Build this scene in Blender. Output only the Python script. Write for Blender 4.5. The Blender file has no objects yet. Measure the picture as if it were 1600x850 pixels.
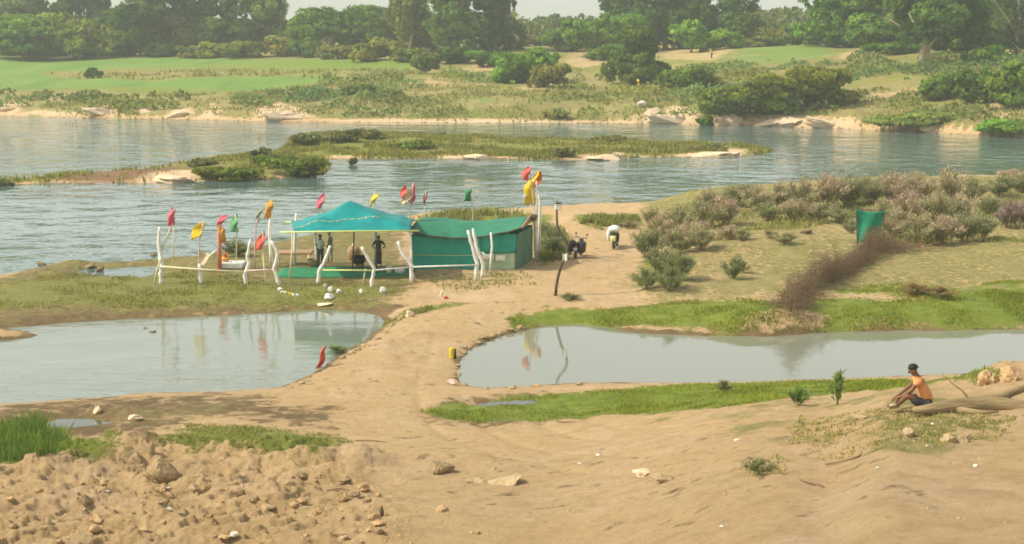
import bpy, math, random
import numpy as np
from mathutils import Vector, Matrix

R = math.radians
random.seed(7)
rng = np.random.default_rng(11)
sc = bpy.context.scene
col = sc.collection

# ------------------------------------------------------------------ camera
HC = 12.3            # eye height above the river, metres
F = 2400.0           # focal length in pixels of the 1600 px wide photograph
PITCH = math.atan((425 - 60) / F)
cam_d = bpy.data.cameras.new('camera')
cam = bpy.data.objects.new('camera', cam_d)
col.objects.link(cam)
cam_d.sensor_width = 36
cam_d.lens = 36 * F / 1600
cam_d.clip_start = 0.1
cam_d.clip_end = 20000
cam.location = (0, 0, HC)
cam.rotation_euler = (math.pi / 2 - PITCH, 0, 0)
sc.camera = cam

# ------------------------------------------------------------------ sky, sun, exposure
SUN_EL = R(46)
SUN_AZ = R(-98)                     # from +Y towards +X: light comes from the left, a little behind us
world = bpy.data.worlds.new('World')
sc.world = world
world.use_nodes = True
nt = world.node_tree
nt.nodes.clear()
sky = nt.nodes.new('ShaderNodeTexSky')
sky.sky_type = 'NISHITA'
sky.sun_disc = False
sky.sun_elevation = SUN_EL
sky.sun_rotation = SUN_AZ
sky.air_density = 1.0
sky.dust_density = 1.5
sky.ozone_density = 1.0
hsv = nt.nodes.new('ShaderNodeHueSaturation')
hsv.inputs['Saturation'].default_value = 0.25
bg = nt.nodes.new('ShaderNodeBackground')
bg.inputs['Strength'].default_value = 0.15
out = nt.nodes.new('ShaderNodeOutputWorld')
nt.links.new(sky.outputs[0], hsv.inputs['Color'])
tint = nt.nodes.new('ShaderNodeMix'); tint.data_type = 'RGBA'; tint.blend_type = 'MULTIPLY'
tint.inputs[0].default_value = 1.0; tint.inputs[7].default_value = (1.0, .985, .90, 1)      # dusty warm air
nt.links.new(hsv.outputs[0], tint.inputs[6]); nt.links.new(tint.outputs[2], bg.inputs['Color'])
nt.links.new(bg.outputs[0], out.inputs['Surface'])

sd_ = bpy.data.lights.new('sun', 'SUN')
sd_.energy = 3.0
sd_.angle = R(1.5)
sd_.color = (1.0, 0.89, 0.70)
sun = bpy.data.objects.new('sun', sd_)
col.objects.link(sun)
to_sun = Vector((math.sin(SUN_AZ) * math.cos(SUN_EL), math.cos(SUN_AZ) * math.cos(SUN_EL), math.sin(SUN_EL)))
sun.rotation_euler = to_sun.to_track_quat('Z', 'Y').to_euler()

sc.view_settings.view_transform = 'Standard'
sc.view_settings.look = 'None'
sc.view_settings.gamma = 1
sc.view_settings.exposure = 0.66
sc.cycles.filter_width = 1.7
sc.cycles.max_bounces = 5
sc.cycles.diffuse_bounces = 2
sc.cycles.volume_bounces = 0

# ------------------------------------------------------------------ pixel -> world helpers
CT, ST = math.cos(PITCH), math.sin(PITCH)

def ray(px, py):
    a = (px - 800) / F
    b = (425 - py) / F
    return np.array([a, CT + b * ST, -ST + b * CT])

def plane(px, py, z=0.0):
    d = ray(px, py)
    t = (z - HC) / d[2]
    return (d[0] * t, d[1] * t)

def atd(px, py, Y):
    d = ray(px, py)
    t = Y / d[1]
    return Vector((d[0] * t, Y, HC + d[2] * t))

def PL(pts, z=0.0):
    return np.array([plane(x, y, z) for x, y in pts])

# ------------------------------------------------------------------ noise
def _h(ix, iy, seed):
    n = (ix * 374761393 + iy * 668265263 + seed * 1442695041) & 0xFFFFFFFF
    n = ((n ^ (n >> 13)) * 1274126177) & 0xFFFFFFFF
    n = n ^ (n >> 16)
    return (n & 0xFFFFFF) / float(0xFFFFFF)

def vnoise(x, y, seed=0):
    x = np.asarray(x, float); y = np.asarray(y, float)
    fx = np.floor(x); fy = np.floor(y)
    ix = fx.astype(np.int64); iy = fy.astype(np.int64)
    tx = x - fx; ty = y - fy
    tx = tx * tx * (3 - 2 * tx); ty = ty * ty * (3 - 2 * ty)
    a = _h(ix, iy, seed); b = _h(ix + 1, iy, seed); c = _h(ix, iy + 1, seed); d = _h(ix + 1, iy + 1, seed)
    return (a * (1 - tx) + b * tx) * (1 - ty) + (c * (1 - tx) + d * tx) * ty

def fbm(x, y, octv=4, seed=0, gain=0.5):
    s = 0; a = 1; t = 0
    for i in range(octv):
        s = s + a * (vnoise(x * 2 ** i + 17.3 * i, y * 2 ** i - 9.1 * i, seed + i) - 0.5)
        t += a; a *= gain
    return s / t * 2

def sdf(X, Y, poly):
    """signed distance to polygon, negative inside"""
    X = np.asarray(X, float); Y = np.asarray(Y, float)
    d2 = np.full(X.shape, 1e18)
    inside = np.zeros(X.shape, bool)
    n = len(poly)
    for i in range(n):
        ax, ay = poly[i]; bx, by = poly[(i + 1) % n]
        ex, ey = bx - ax, by - ay
        wx, wy = X - ax, Y - ay
        t = np.clip((wx * ex + wy * ey) / (ex * ex + ey * ey + 1e-12), 0, 1)
        dx = wx - ex * t; dy = wy - ey * t
        d2 = np.minimum(d2, dx * dx + dy * dy)
        if ay != by:
            c = (ay > Y) != (by > Y)
            inside ^= c & (X < ex * (Y - ay) / (by - ay) + ax)
    d = np.sqrt(d2)
    return np.where(inside, -d, d)

def sstep(a, b, x):
    t = np.clip((x - a) / (b - a), 0, 1)
    return t * t * (3 - 2 * t)

# ------------------------------------------------------------------ shorelines (all lie at water level)
RIVER_NEAR = [(-1500, 440), (-300, 437), (0, 433), (60, 429), (100, 427), (140, 436), (225, 436), (250, 424), (262, 412), (290, 403), (330, 398), (352, 392),
              (400, 388), (430, 379), (500, 364), (560, 351), (650, 336), (750, 331), (850, 326), (1000, 319), (1080, 306), (1200, 296), (1400, 288),
              (1600, 279), (1900, 268), (3000, 250)]
RIVER_FAR = [(3000, 262 - 20), (1900, 229), (1600, 214), (1450, 207), (1300, 200), (1120, 195), (950, 192), (600, 191), (450, 190),
             (200, 185), (0, 181), (-300, 178), (-1500, 176)]
W_RIVER = PL(RIVER_NEAR + RIVER_FAR)
W_LEFT = PL([(-1500, 520), (-300, 516), (0, 513), (130, 503), (200, 498), (300, 495), (450, 488), (500, 485), (560, 487), (590, 492),
             (602, 502), (588, 520), (562, 536), (535, 552), (510, 568), (470, 592), (440, 605), (350, 611), (250, 613), (150, 620),
             (0, 631), (-300, 642), (-1500, 690)])
W_RIGHT = PL([(722, 597), (715, 582), (722, 560), (738, 542), (790, 524), (850, 511), (900, 506), (940, 511), (1000, 520), (1100, 525),
              (1200, 525), (1260, 521), (1400, 517), (1600, 515), (1900, 512), (3200, 505), (3200, 560), (1900, 572), (1600, 579),
              (1500, 584), (1300, 592), (1100, 597), (900, 599), (800, 604), (760, 606), (738, 603)])
ISLAND = PL([(-60, 290), (0, 291), (70, 287), (200, 286), (310, 284), (400, 281), (495, 275), (518, 264), (512, 250), (560, 248), (750, 248),
             (900, 250), (1000, 246), (1120, 245), (1185, 241), (1210, 236), (1170, 229), (1000, 225), (850, 221), (700, 215), (580, 209),
             (470, 212), (445, 228), (430, 240), (350, 248), (290, 254), (230, 264), (100, 272), (60, 279), (0, 283), (-60, 286)])
SPIT = PL([(-400, 515), (0, 514), (40, 518), (62, 524), (30, 530), (0, 532), (-400, 540)])
SPIT2 = PL([(62, 416), (100, 411), (160, 412), (245, 405), (300, 399), (310, 412), (246, 416), (180, 419), (110, 420)])
PUD1Z, PUD2Z = 0.2, 0.12
PUD1 = PL([(70, 664), (95, 656), (130, 656), (175, 662), (150, 668), (120, 672), (80, 673)], PUD1Z)
PUD2 = PL([(745, 633), (780, 629), (830, 626), (835, 630), (800, 634), (760, 636)], PUD2Z)

FAR_LINE = PL(RIVER_FAR)[::-1]

NEAR_U = [-0.5, -0.33, 0.0, 0.2, 0.262, 0.5]
NEAR_P = [
    ([0, 15, 22, 29.8, 37, 44.6, 51, 60], [4.5, 3.6, 3.2, 2.5, 1.45, .50, .22, .05]),
    ([0, 15, 22, 29.8, 37, 44.6, 51, 60], [4.5, 3.6, 3.2, 2.5, 1.45, .45, .2, .05]),
    ([0, 15, 22, 27.6, 36, 42, 48, 55], [5.2, 4.3, 3.75, 3.2, 2.0, .95, .3, .05]),
    ([0, 13, 19, 25, 32, 40, 48, 52, 56], [6.5, 6.0, 5.5, 4.9, 4.0, 2.6, 1.0, .45, .05]),
    ([0, 13, 20, 25, 32, 40, 48, 52, 56], [7.0, 6.5, 5.9, 5.4, 4.55, 3.0, 1.42, .68, .05]),
    ([0, 13, 20, 25, 32, 40, 48, 52, 57], [7.4, 6.9, 6.3, 5.8, 4.9, 3.3, 1.6, .8, .05]),
]
FAR_U = [-0.5, -0.33, 0.04, 0.2, 0.33, 0.5]
FAR_P = [  # distance behind the far shore -> height
    ([0, 3, 34, 90, 157, 300, 3000], [0, 1.2, 2.5, 5.0, 8.3, 9.5, 12]),
    ([0, 3, 34, 90, 157, 300, 3000], [0, 1.2, 2.5, 5.0, 8.3, 9.5, 12]),
    ([0, 3, 20, 60, 95, 150, 3000], [0, 1.0, 3.2, 6.0, 8.0, 10.3, 12]),
    ([0, 2, 16, 40, 80, 110, 3000], [0, 1.5, 3.6, 6.6, 9.6, 10.6, 12]),
    ([0, 2, 12, 26, 54, 96, 3000], [0, 1.5, 2.6, 4.2, 8.0, 10.5, 12]),
    ([0, 2, 12, 26, 54, 96, 3000], [0, 1.5, 2.6, 4.2, 8.0, 10.5, 12]),
]

def prof(U, D, keys, tabs):
    vals = [np.interp(D, a, b) for a, b in tabs]
    U = np.clip(U, keys[0], keys[-1] - 1e-9)
    res = np.zeros_like(D)
    for i in range(len(keys) - 1):
        m = (U >= keys[i]) & (U < keys[i + 1])
        t = (U - keys[i]) / (keys[i + 1] - keys[i])
        t = t * t * (3 - 2 * t)
        res = np.where(m, vals[i] * (1 - t) + vals[i + 1] * t, res)
    return res

def far_dist(X, Y):
    ys = np.interp(X, FAR_LINE[:, 0], FAR_LINE[:, 1])
    return Y - ys

def bump(X, Y, cx, cy, rx, ry, h):
    return h * np.exp(-(((X - cx) / rx) ** 2 + ((Y - cy) / ry) ** 2))

def land_sd(X, Y):
    w1 = sdf(X, Y, W_RIVER)
    w2 = sdf(X, Y, W_LEFT)
    w3 = sdf(X, Y, W_RIGHT)
    isl = -sdf(X, Y, ISLAND)
    spit = -sdf(X, Y, SPIT)
    isl2 = -sdf(X, Y, SPIT2)
    s = np.minimum(np.minimum(np.maximum(np.maximum(w1, isl2 * .6), isl), np.maximum(w2, spit)), w3)
    return s, isl

MOUNDS = []
def mound(px, py, z, rx, ry, h):
    x, y = plane(px, py, z)
    MOUNDS.append((x, y, rx, ry, h))
mound(905, 345, .5, 2.2, 3.0, .45)      # sand heap behind the scooters
mound(1090, 420, .5, 1.4, 2.2, .5)
mound(1130, 395, .5, 1.8, 2.2, .35)
mound(1060, 455, .5, 2.2, 1.6, .4)
mound(1200, 385, .5, 3.0, 3.0, .4)
mound(1180, 500, .3, 1.8, 1.5, .3)
mound(1440, 300, .5, 9, 9, .7)
mound(90, 428, .3, 1.6, 2.2, .35)
mound(110, 416, 0.1, 1.0, 2.0, .2)
mound(600, 540, .3, 1.0, 1.5, .15)
mound(205, 648, .2, .45, .6, .16)
mound(150, 640, .2, .4, .5, .14)

def height(X, Y):
    X = np.asarray(X, float); Y = np.asarray(Y, float)
    n1 = fbm(X / 1.3, Y / 1.6, 3, 3)
    s, isl = land_sd(X, Y)
    wob = np.clip(0.25 + Y / 160, 0.25, 1.6)
    s = s + n1 * 0.22 * wob * 1.5
    U = X / np.maximum(Y, 0.5)
    base = 0.42 * (1 - np.exp(-np.maximum(s, 0) / 1.1))
    base = np.where(isl > -1, 0.75 * (1 - np.exp(-np.maximum(s, 0) / 5.0)), base)
    z = np.where(s > 0, base, -0.7 * (1 - np.exp(np.minimum(s, 0) / 1.4)))
    # near bank
    nearm = (Y < 62) & (s > 0)
    zn = prof(U, Y, NEAR_U, NEAR_P)
    k = 1 - np.exp(-np.maximum(s, 0) / 1.5)
    z = np.where(nearm, np.maximum(z * 0.6, zn * k + 0.12 * k), z)
    # far bank
    fd = far_dist(X, Y)
    zf = prof(U, np.maximum(fd, 0), FAR_U, FAR_P)
    farm = (fd > -3)
    cl = fbm(X / 9, Y / 9, 3, 21)
    z = np.where(farm & (fd > 0), zf + (0.35 * cl * sstep(0, 5, fd) + 0.7 * fbm(X / 28, Y / 30, 3, 5) * sstep(8, 40, fd)), z)
    # relief on the middle land
    land = sstep(0, 1.5, s)
    mid = (Y > 56) & (Y < 150) & (isl < -1)
    z = z + np.where(mid, land * (0.10 * fbm(X / 3.2, Y / 4, 4, 31) + 0.05 * fbm(X / .8, Y / .9, 3, 41)), 0)
    z = z + np.where(mid, land * sstep(6, 14, X) * (0.25 + 0.28 * fbm(X / 5, Y / 6, 3, 51)), 0)
    z = z + np.where(isl > 0, sstep(0, 3, isl) * 0.3 * fbm(X / 7, Y / 9, 3, 61), 0)
    for (cx, cy, rx, ry, h) in MOUNDS:
        z = z + bump(X, Y, cx, cy, rx, ry, h) * np.where(s > -0.3, 1, 0.0)
    # relief on the near bank
    nr = nearm * sstep(0, 2.5, s)
    z = z + nr * (0.07 * fbm(X / 2.6, Y / 2.6, 4, 71) + 0.03 * fbm(X / .5, Y / .5, 3, 81))
    # broken, clodded edge on the left foreground
    rough = nr * sstep(42.5, 39, Y + 0.25 * X) * sstep(-1.0, -4.5, X + 0.10 * (Y - 30)) 
    ta = fbm(X / 2.3 + .4 * fbm(X, Y, 2, 96), Y / .85, 3, 91) * 1.25 + fbm(X / .45, Y / .3, 3, 95) * .4
    tq = ta * 3.2; fl = np.floor(tq); terr = (fl + sstep(.55, .85, tq - fl)) / 3.2
    z = z + rough * (0.36 * terr + .09 * fbm(X / .22, Y / .18, 3, 97) + .10)
    # an irregular, broken bank of earth across the left foreground
    ledge = nr * sstep(2.6, -2.5, X)
    ly = 35.6 + 1.3 * fbm(X / 2.3, X * 0, 3, 101) - 0.10 * X
    z = z + ledge * (.30 + .22 * fbm(X / 1.1, Y / .9, 3, 103)) * np.exp(-((Y - ly) / 1.1) ** 2)
    # small scale lumps over the rest of the sand
    z = z + nr * (1 - .6 * rough) * sstep(-9, 3, X) * (0.035 * np.abs(fbm(X / .7, Y / .6, 3, 131)) + .015 * fbm(X / .2, Y / .2, 2, 133)) * sstep(50, 40, Y)
    # rough ground in front of the log, wheel ruts in the sand
    rr = nr * np.exp(-(((X - 8) / 3.6) ** 2 + ((Y - 29) / 2.6) ** 2))
    z = z + rr * 0.10 * fbm(X / .45, Y / .45, 3, 111)
    for off in (-0.75, 0.75, 2.6, 4.0):
        cx = 3.0 + off + np.interp(Y, [15, 22, 30, 38, 45, 52, 60], [7.5, 4.2, 0.6, -2.6, -4.6, -5.6, -5.4])
        z = z - nr * 0.045 * np.exp(-((X - cx) / .2) ** 2)
    z = z + bump(X, Y, 12.3, 36.5, 2.0, 1.6, .55) * nearm * (1 + .5 * fbm(X / .8, Y / .8, 3, 121))
    z = z + bump(X, Y, 15.5, 34.0, 3.2, 2.2, .45) * nearm
    # puddles
    for poly, pz in ((PUD1, PUD1Z), (PUD2, PUD2Z)):
        d = sdf(X, Y, poly)
        t = sstep(1.0, -0.05, d)
        z = np.where(d < 1.0, z * (1 - t) + (pz - 0.05) * t + 0.05 * sstep(0, .5, d) * t, z)
    return z

def gz(x, y):
    return float(height(np.array([x]), np.array([y]))[0])

_T = np.concatenate([np.linspace(12, 60, 1600), np.linspace(60.02, 130, 1600), np.linspace(130.1, 520, 1200)])
def ground(px, py):
    d = ray(px, py)
    ys = _T; t = ys / d[1]
    xs = d[0] * t; zr = HC + d[2] * t
    h = np.maximum(height(xs, ys), 0.0)
    hit = np.nonzero(zr <= h)[0]
    i = hit[0] if len(hit) else len(ys) - 1
    return Vector((xs[i], ys[i], h[i]))

def GP(pts):
    return np.array([tuple(ground(x, y))[:2] for x, y in pts])

# ------------------------------------------------------------------ materials
def new_mat(name):
    m = bpy.data.materials.new(name)
    m.use_nodes = True
    n = m.node_tree
    for x in list(n.nodes):
        n.nodes.remove(x)
    o = n.nodes.new('ShaderNodeOutputMaterial')
    return m, n, o

def N(n, t, **kw):
    x = n.nodes.new(t)
    for k, v in kw.items():
        setattr(x, k, v)
    return x

def surf_mat(name, c1, c2, scale=3.0, rough=0.85, bump=0.3, bscale=None, detail=5, spec=0.3, obj_coords=True, dist=0.02, stretch=None, trans=0.0):
    """two-tone noise material in real metres"""
    m, n, o = new_mat(name)
    tc = N(n, 'ShaderNodeTexCoord')
    src = tc.outputs['Object']
    if stretch:
        mp = N(n, 'ShaderNodeMapping'); mp.inputs['Scale'].default_value = stretch
        n.links.new(src, mp.inputs[0]); src = mp.outputs[0]
    no = N(n, 'ShaderNodeTexNoise'); no.inputs['Scale'].default_value = scale; no.inputs['Detail'].default_value = detail
    n.links.new(src, no.inputs['Vector'])
    r = N(n, 'ShaderNodeValToRGB')
    r.color_ramp.elements[0].position = 0.3; r.color_ramp.elements[0].color = (*c1, 1)
    r.color_ramp.elements[1].position = 0.7; r.color_ramp.elements[1].color = (*c2, 1)
    n.links.new(no.outputs[0], r.inputs[0])
    p = N(n, 'ShaderNodeBsdfPrincipled')
    p.inputs['Roughness'].default_value = rough
    p.inputs['Specular IOR Level'].default_value = spec
    n.links.new(r.outputs[0], p.inputs['Base Color'])
    if bump:
        nb = N(n, 'ShaderNodeTexNoise'); nb.inputs['Scale'].default_value = bscale or scale * 4; nb.inputs['Detail'].default_value = 4
        n.links.new(src, nb.inputs['Vector'])
        b = N(n, 'ShaderNodeBump'); b.inputs['Strength'].default_value = bump; b.inputs['Distance'].default_value = dist
        n.links.new(nb.outputs[0], b.inputs['Height']); n.links.new(b.outputs[0], p.inputs['Normal'])
    if trans:
        t = N(n, 'ShaderNodeBsdfTranslucent'); n.links.new(r.outputs[0], t.inputs[0])
        mx = N(n, 'ShaderNodeMixShader'); mx.inputs[0].default_value = trans
        n.links.new(p.outputs[0], mx.inputs[1]); n.links.new(t.outputs[0], mx.inputs[2])
        n.links.new(mx.outputs[0], o.inputs[0])
    else:
        n.links.new(p.outputs[0], o.inputs[0])
    return m

def leaf_mat(name='foliage'):
    """colour of the plant from the object's own colour, varied leaf by leaf"""
    m, n, o = new_mat(name)
    oi = N(n, 'ShaderNodeObjectInfo')
    at = N(n, 'ShaderNodeAttribute'); at.attribute_name = 'tone'
    mul = N(n, 'ShaderNodeVectorMath'); mul.operation = 'MULTIPLY'
    n.links.new(oi.outputs['Color'], mul.inputs[0]); n.links.new(at.outputs['Color'], mul.inputs[1])
    d = N(n, 'ShaderNodeBsdfDiffuse'); t = N(n, 'ShaderNodeBsdfTranslucent')
    n.links.new(mul.outputs[0], d.inputs[0]); n.links.new(mul.outputs[0], t.inputs[0])
    mx = N(n, 'ShaderNodeMixShader'); mx.inputs[0].default_value = 0.4
    n.links.new(d.outputs[0], mx.inputs[1]); n.links.new(t.outputs[0], mx.inputs[2])
    n.links.new(mx.outputs[0], o.inputs[0])
    return m

def terrain_mat():
    m, n, o = new_mat('ground')
    geo = N(n, 'ShaderNodeNewGeometry')
    def noise(scale, detail=5, rough=.55, st=None):
        x = N(n, 'ShaderNodeTexNoise'); x.inputs['Scale'].default_value = scale; x.inputs['Detail'].default_value = detail
        x.inputs['Roughness'].default_value = rough
        src = geo.outputs['Position']
        if st:
            mp = N(n, 'ShaderNodeMapping'); mp.inputs['Scale'].default_value = st
            n.links.new(src, mp.inputs[0]); src = mp.outputs[0]
        n.links.new(src, x.inputs['Vector'])
        return x.outputs[0]
    def ramp(src, stops):
        r = N(n, 'ShaderNodeValToRGB')
        e = r.color_ramp.elements
        e[0].position = stops[0][0]; e[0].color = (*stops[0][1], 1)
        e[1].position = stops[-1][0]; e[1].color = (*stops[-1][1], 1)
        for p_, c_ in stops[1:-1]:
            q = e.new(p_); q.color = (*c_, 1)
        n.links.new(src, r.inputs[0])
        return r.outputs[0]
    def mixc(f, a, b):
        x = N(n, 'ShaderNodeMix'); x.data_type = 'RGBA'
        n.links.new(f, x.inputs[0])
        for s_, i_ in ((a, 6), (b, 7)):
            if isinstance(s_, tuple): x.inputs[i_].default_value = (*s_, 1)
            else: n.links.new(s_, x.inputs[i_])
        return x.outputs[2]
    def math_(op, a, b, c=None):
        x = N(n, 'ShaderNodeMath'); x.operation = op
        for i_, s_ in enumerate((a, b, c)):
            if s_ is None: continue
            if isinstance(s_, (int, float)): x.inputs[i_].default_value = s_
            else: n.links.new(s_, x.inputs[i_])
        return x.outputs[0]
    att = N(n, 'ShaderNodeAttribute'); att.attribute_name = 'cover'
    sep = N(n, 'ShaderNodeSeparateColor'); n.links.new(att.outputs['Color'], sep.inputs[0])
    G, M, C = sep.outputs[0], sep.outputs[1], sep.outputs[2]
    PALE = att.outputs['Alpha']
    att2 = N(n, 'ShaderNodeAttribute'); att2.attribute_name = 'cover_b'
    sep2 = N(n, 'ShaderNodeSeparateColor'); n.links.new(att2.outputs['Color'], sep2.inputs[0])
    LUSH, RED, DRY = sep2.outputs[0], sep2.outputs[1], sep2.outputs[2]
    big = noise(0.25, 4); med = noise(1.6, 6, .65); fine = noise(9, 6, .7)
    sand = ramp(med, [(.25, (.39, .265, .14)), (.5, (.53, .375, .20)), (.75, (.61, .445, .255))])
    sand = mixc(math_('MULTIPLY', ramp(big, [(.4, (0, 0, 0)), (.65, (1, 1, 1))]), .35), sand, (.52, .34, .15))
    # crumbs, dead twigs and stones lying on the sand
    crumbs = ramp(noise(5.5, 8, .8, (1, .8, 1)), [(.33, (1, 1, 1)), (.42, (0, 0, 0))])
    sand = mixc(math_('MULTIPLY', crumbs, .6), sand, (.18, .11, .055))
    sand = mixc(math_('MULTIPLY', ramp(noise(14, 8, .85), [(.36, (1, 1, 1)), (.44, (0, 0, 0))]), .45), sand, (.25, .16, .085))
    sand = mixc(math_('MULTIPLY', ramp(noise(.45, 5, .6), [(.5, (0, 0, 0)), (.7, (1, 1, 1))]), .5), sand, (.62, .45, .30))
    pale = ramp(noise(.8, 5, .6), [(.3, (.60, .43, .27)), (.7, (.72, .54, .36))])
    sand = mixc(PALE, sand, pale)
    mud = ramp(noise(1.2, 6, .6), [(.3, (.12, .080, .035)), (.55, (.20, .135, .06)), (.8, (.27, .19, .085))])
    # ragged edges: attribute pushed by noise
    def ragged(a, nn, k=.9):
        s_ = math_('MULTIPLY_ADD', math_('SUBTRACT', nn, .5), k, a)
        x = N(n, 'ShaderNodeMapRange'); x.interpolation_type = 'SMOOTHSTEP'
        x.inputs[1].default_value = .36; x.inputs[2].default_value = .66
        n.links.new(s_, x.inputs[0])
        y_ = N(n, 'ShaderNodeMapRange'); y_.inputs[1].default_value = .03; y_.inputs[2].default_value = .25
        n.links.new(a, y_.inputs[0])
        return math_('MULTIPLY', x.outputs[0], y_.outputs[0])
    c = mixc(ragged(M, med, 1.8), sand, mud)
    gdry = ramp(noise(2.2, 6, .7), [(.3, (.13, .125, .03)), (.5, (.22, .205, .055)), (.72, (.33, .27, .10))])
    farv = noise(.11, 6, .68, (1, .6, 1))
    gdry = mixc(ramp(farv, [(.42, (0, 0, 0)), (.62, (.75, .75, .75))]), gdry, (.24, .19, .085))
    glush = ramp(noise(1.7, 6, .65), [(.3, (.105, .150, .018)), (.5, (.175, .235, .025)), (.75, (.27, .29, .05))])
    g = mixc(LUSH, gdry, glush)
    gn = noise(3.1, 7, .72)
    c = mixc(ragged(G, gn, 2.4), c, g)
    crop = ramp(noise(.12, 6, .6, (1, .35, 1)), [(.3, (.115, .21, .036)), (.5, (.15, .26, .05)), (.75, (.19, .28, .07))])
    c = mixc(C, c, crop)
    c = mixc(math_('MULTIPLY', RED, .85), c, ramp(noise(.9, 5), [(.3, (.17, .085, .05)), (.7, (.27, .14, .09))]))
    c = mixc(ragged(DRY, noise(.5, 6, .7, (1, .5, 1)), 2.2), c, ramp(noise(.7, 6, .7), [(.3, (.19, .19, .055)), (.5, (.30, .26, .10)), (.75, (.40, .32, .15))]))
    p = N(n, 'ShaderNodeBsdfPrincipled')
    n.links.new(c, p.inputs['Base Color'])
    p.inputs['Specular IOR Level'].default_value = .2
    n.links.new(math_('SUBTRACT', .95, math_('MULTIPLY', M, .3)), p.inputs['Roughness'])
    h = math_('ADD', math_('MULTIPLY', noise(5.5, 9, .85), .12), math_('MULTIPLY', noise(1.4, 5, .6), .14))
    b = N(n, 'ShaderNodeBump'); b.inputs['Strength'].default_value = 1.0; b.inputs['Distance'].default_value = 1.0
    n.links.new(h, b.inputs['Height']); n.links.new(b.outputs[0], p.inputs['Normal'])
    n.links.new(p.outputs[0], o.inputs[0])
    return m

def water_mat(name, base, ripple, rough, scale, st, patch=0.0):
    m, n, o = new_mat(name)
    geo = N(n, 'ShaderNodeNewGeometry')
    mp = N(n, 'ShaderNodeMapping'); mp.inputs['Scale'].default_value = st; mp.inputs['Rotation'].default_value = (0, 0, R(8))
    n.links.new(geo.outputs['Position'], mp.inputs[0])
    a = N(n, 'ShaderNodeTexNoise'); a.inputs['Scale'].default_value = scale; a.inputs['Detail'].default_value = 4; a.inputs['Roughness'].default_value = .55
    n.links.new(mp.outputs[0], a.inputs['Vector'])
    pt = N(n, 'ShaderNodeTexNoise'); pt.inputs['Scale'].default_value = scale * .06; pt.inputs['Detail'].default_value = 4
    n.links.new(mp.outputs[0], pt.inputs['Vector'])
    mr = N(n, 'ShaderNodeMapRange'); mr.inputs[1].default_value = .42; mr.inputs[2].default_value = .60
    mr.inputs[3].default_value = ripple * (1 - patch); mr.inputs[4].default_value = ripple
    n.links.new(pt.outputs[0], mr.inputs[0])
    b = N(n, 'ShaderNodeBump'); b.inputs['Distance'].default_value = 1.0
    ml = N(n, 'ShaderNodeMath'); ml.operation = 'MULTIPLY'
    n.links.new(a.outputs[0], ml.inputs[0]); n.links.new(mr.outputs[0], ml.inputs[1])
    n.links.new(ml.outputs[0], b.inputs['Height'])
    p = N(n, 'ShaderNodeBsdfPrincipled')
    p.inputs['Base Color'].default_value = (*base, 1)
    p.inputs['Roughness'].default_value = rough
    p.inputs['IOR'].default_value = 1.33
    n.links.new(b.outputs[0], p.inputs['Normal'])
    n.links.new(p.outputs[0], o.inputs[0])
    return m

MAT = {}
MAT['leaf'] = leaf_mat()
MAT['bark'] = surf_mat('bark', (.13, .09, .055), (.25, .18, .11), 5, bump=.6)
MAT['palebark'] = surf_mat('pale_bark', (.30, .23, .15), (.45, .36, .24), 5, bump=.6)
MAT['log'] = surf_mat('weathered_log', (.17, .125, .06), (.36, .27, .14), 3, bump=.9, bscale=14, stretch=(.35, 2, 2), dist=.03)
MAT['white_wood'] = surf_mat('whitewashed_wood', (.60, .57, .50), (.86, .84, .79), 4, bump=.4, rough=.7)
MAT['cream_wood'] = surf_mat('cream_wood', (.55, .50, .30), (.74, .68, .46), 4, bump=.3)
MAT['lime_pole'] = surf_mat('lime_painted_pole', (.50, .60, .18), (.70, .72, .30), 3, bump=.2, rough=.6)
MAT['pale_pink'] = surf_mat('faded_pink_wood', (.55, .33, .30), (.72, .55, .50), 3, bump=.3)
MAT['darkwood'] = surf_mat('dark_wood', (.06, .045, .03), (.15, .11, .07), 6, bump=.5)
MAT['brownwood'] = surf_mat('brown_plank', (.30, .19, .10), (.42, .28, .15), 5, bump=.4)
MAT['canopy'] = surf_mat('teal_tarpaulin', (.005, .24, .245), (.012, .37, .37), 1.2, rough=.45, bump=.5, bscale=2.5, dist=.06, trans=.25)
MAT['hutwall'] = surf_mat('green_tarpaulin', (.010, .25, .18), (.025, .36, .26), 1.3, rough=.5, bump=.6, bscale=2.2, dist=.07)
MAT['hutroof'] = surf_mat('dark_green_sheet', (.018, .15, .09), (.035, .22, .13), 1.3, rough=.6, bump=.6, bscale=2.2, dist=.07)
MAT['greynet'] = surf_mat('grey_green_netting', (.06, .14, .085), (.12, .23, .145), 2, rough=.8)
MAT['whitecloth'] = surf_mat('white_cloth', (.62, .64, .56), (.82, .82, .76), 2, rough=.8, bump=.4, bscale=5)
MAT['palegreen'] = surf_mat('pale_green_sheet', (.25, .42, .24), (.52, .60, .40), 2, rough=.7, bump=.3)
MAT['mat'] = surf_mat('green_mat', (.015, .16, .07), (.03, .24, .11), 3, rough=.9)
MAT['greencloth'] = surf_mat('green_cloth', (.01, .22, .12), (.02, .34, .20), 2, rough=.75, bump=.4, bscale=4, trans=.25)
MAT['orange'] = surf_mat('orange_cloth', (.78, .28, .13), (.88, .42, .24), 4, rough=.8, trans=.2)
def cloth(name, c):
    MAT[name] = surf_mat(name, tuple(v * .8 for v in c), tuple(min(1, v * 1.1) for v in c), 3, rough=.75, bump=.3, bscale=6, trans=.35)
cloth('pink_cloth', (.80, .20, .26)); cloth('red_cloth', (.82, .17, .13)); cloth('yellow_cloth', (.85, .66, .04)); cloth('gold_cloth', (.80, .47, .10))
cloth('green_flag_cloth', (.06, .33, .13)); cloth('light_green_cloth', (.20, .55, .25)); cloth('cream_cloth', (.80, .68, .45)); cloth('orange_red_cloth', (.82, .22, .08))
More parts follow.
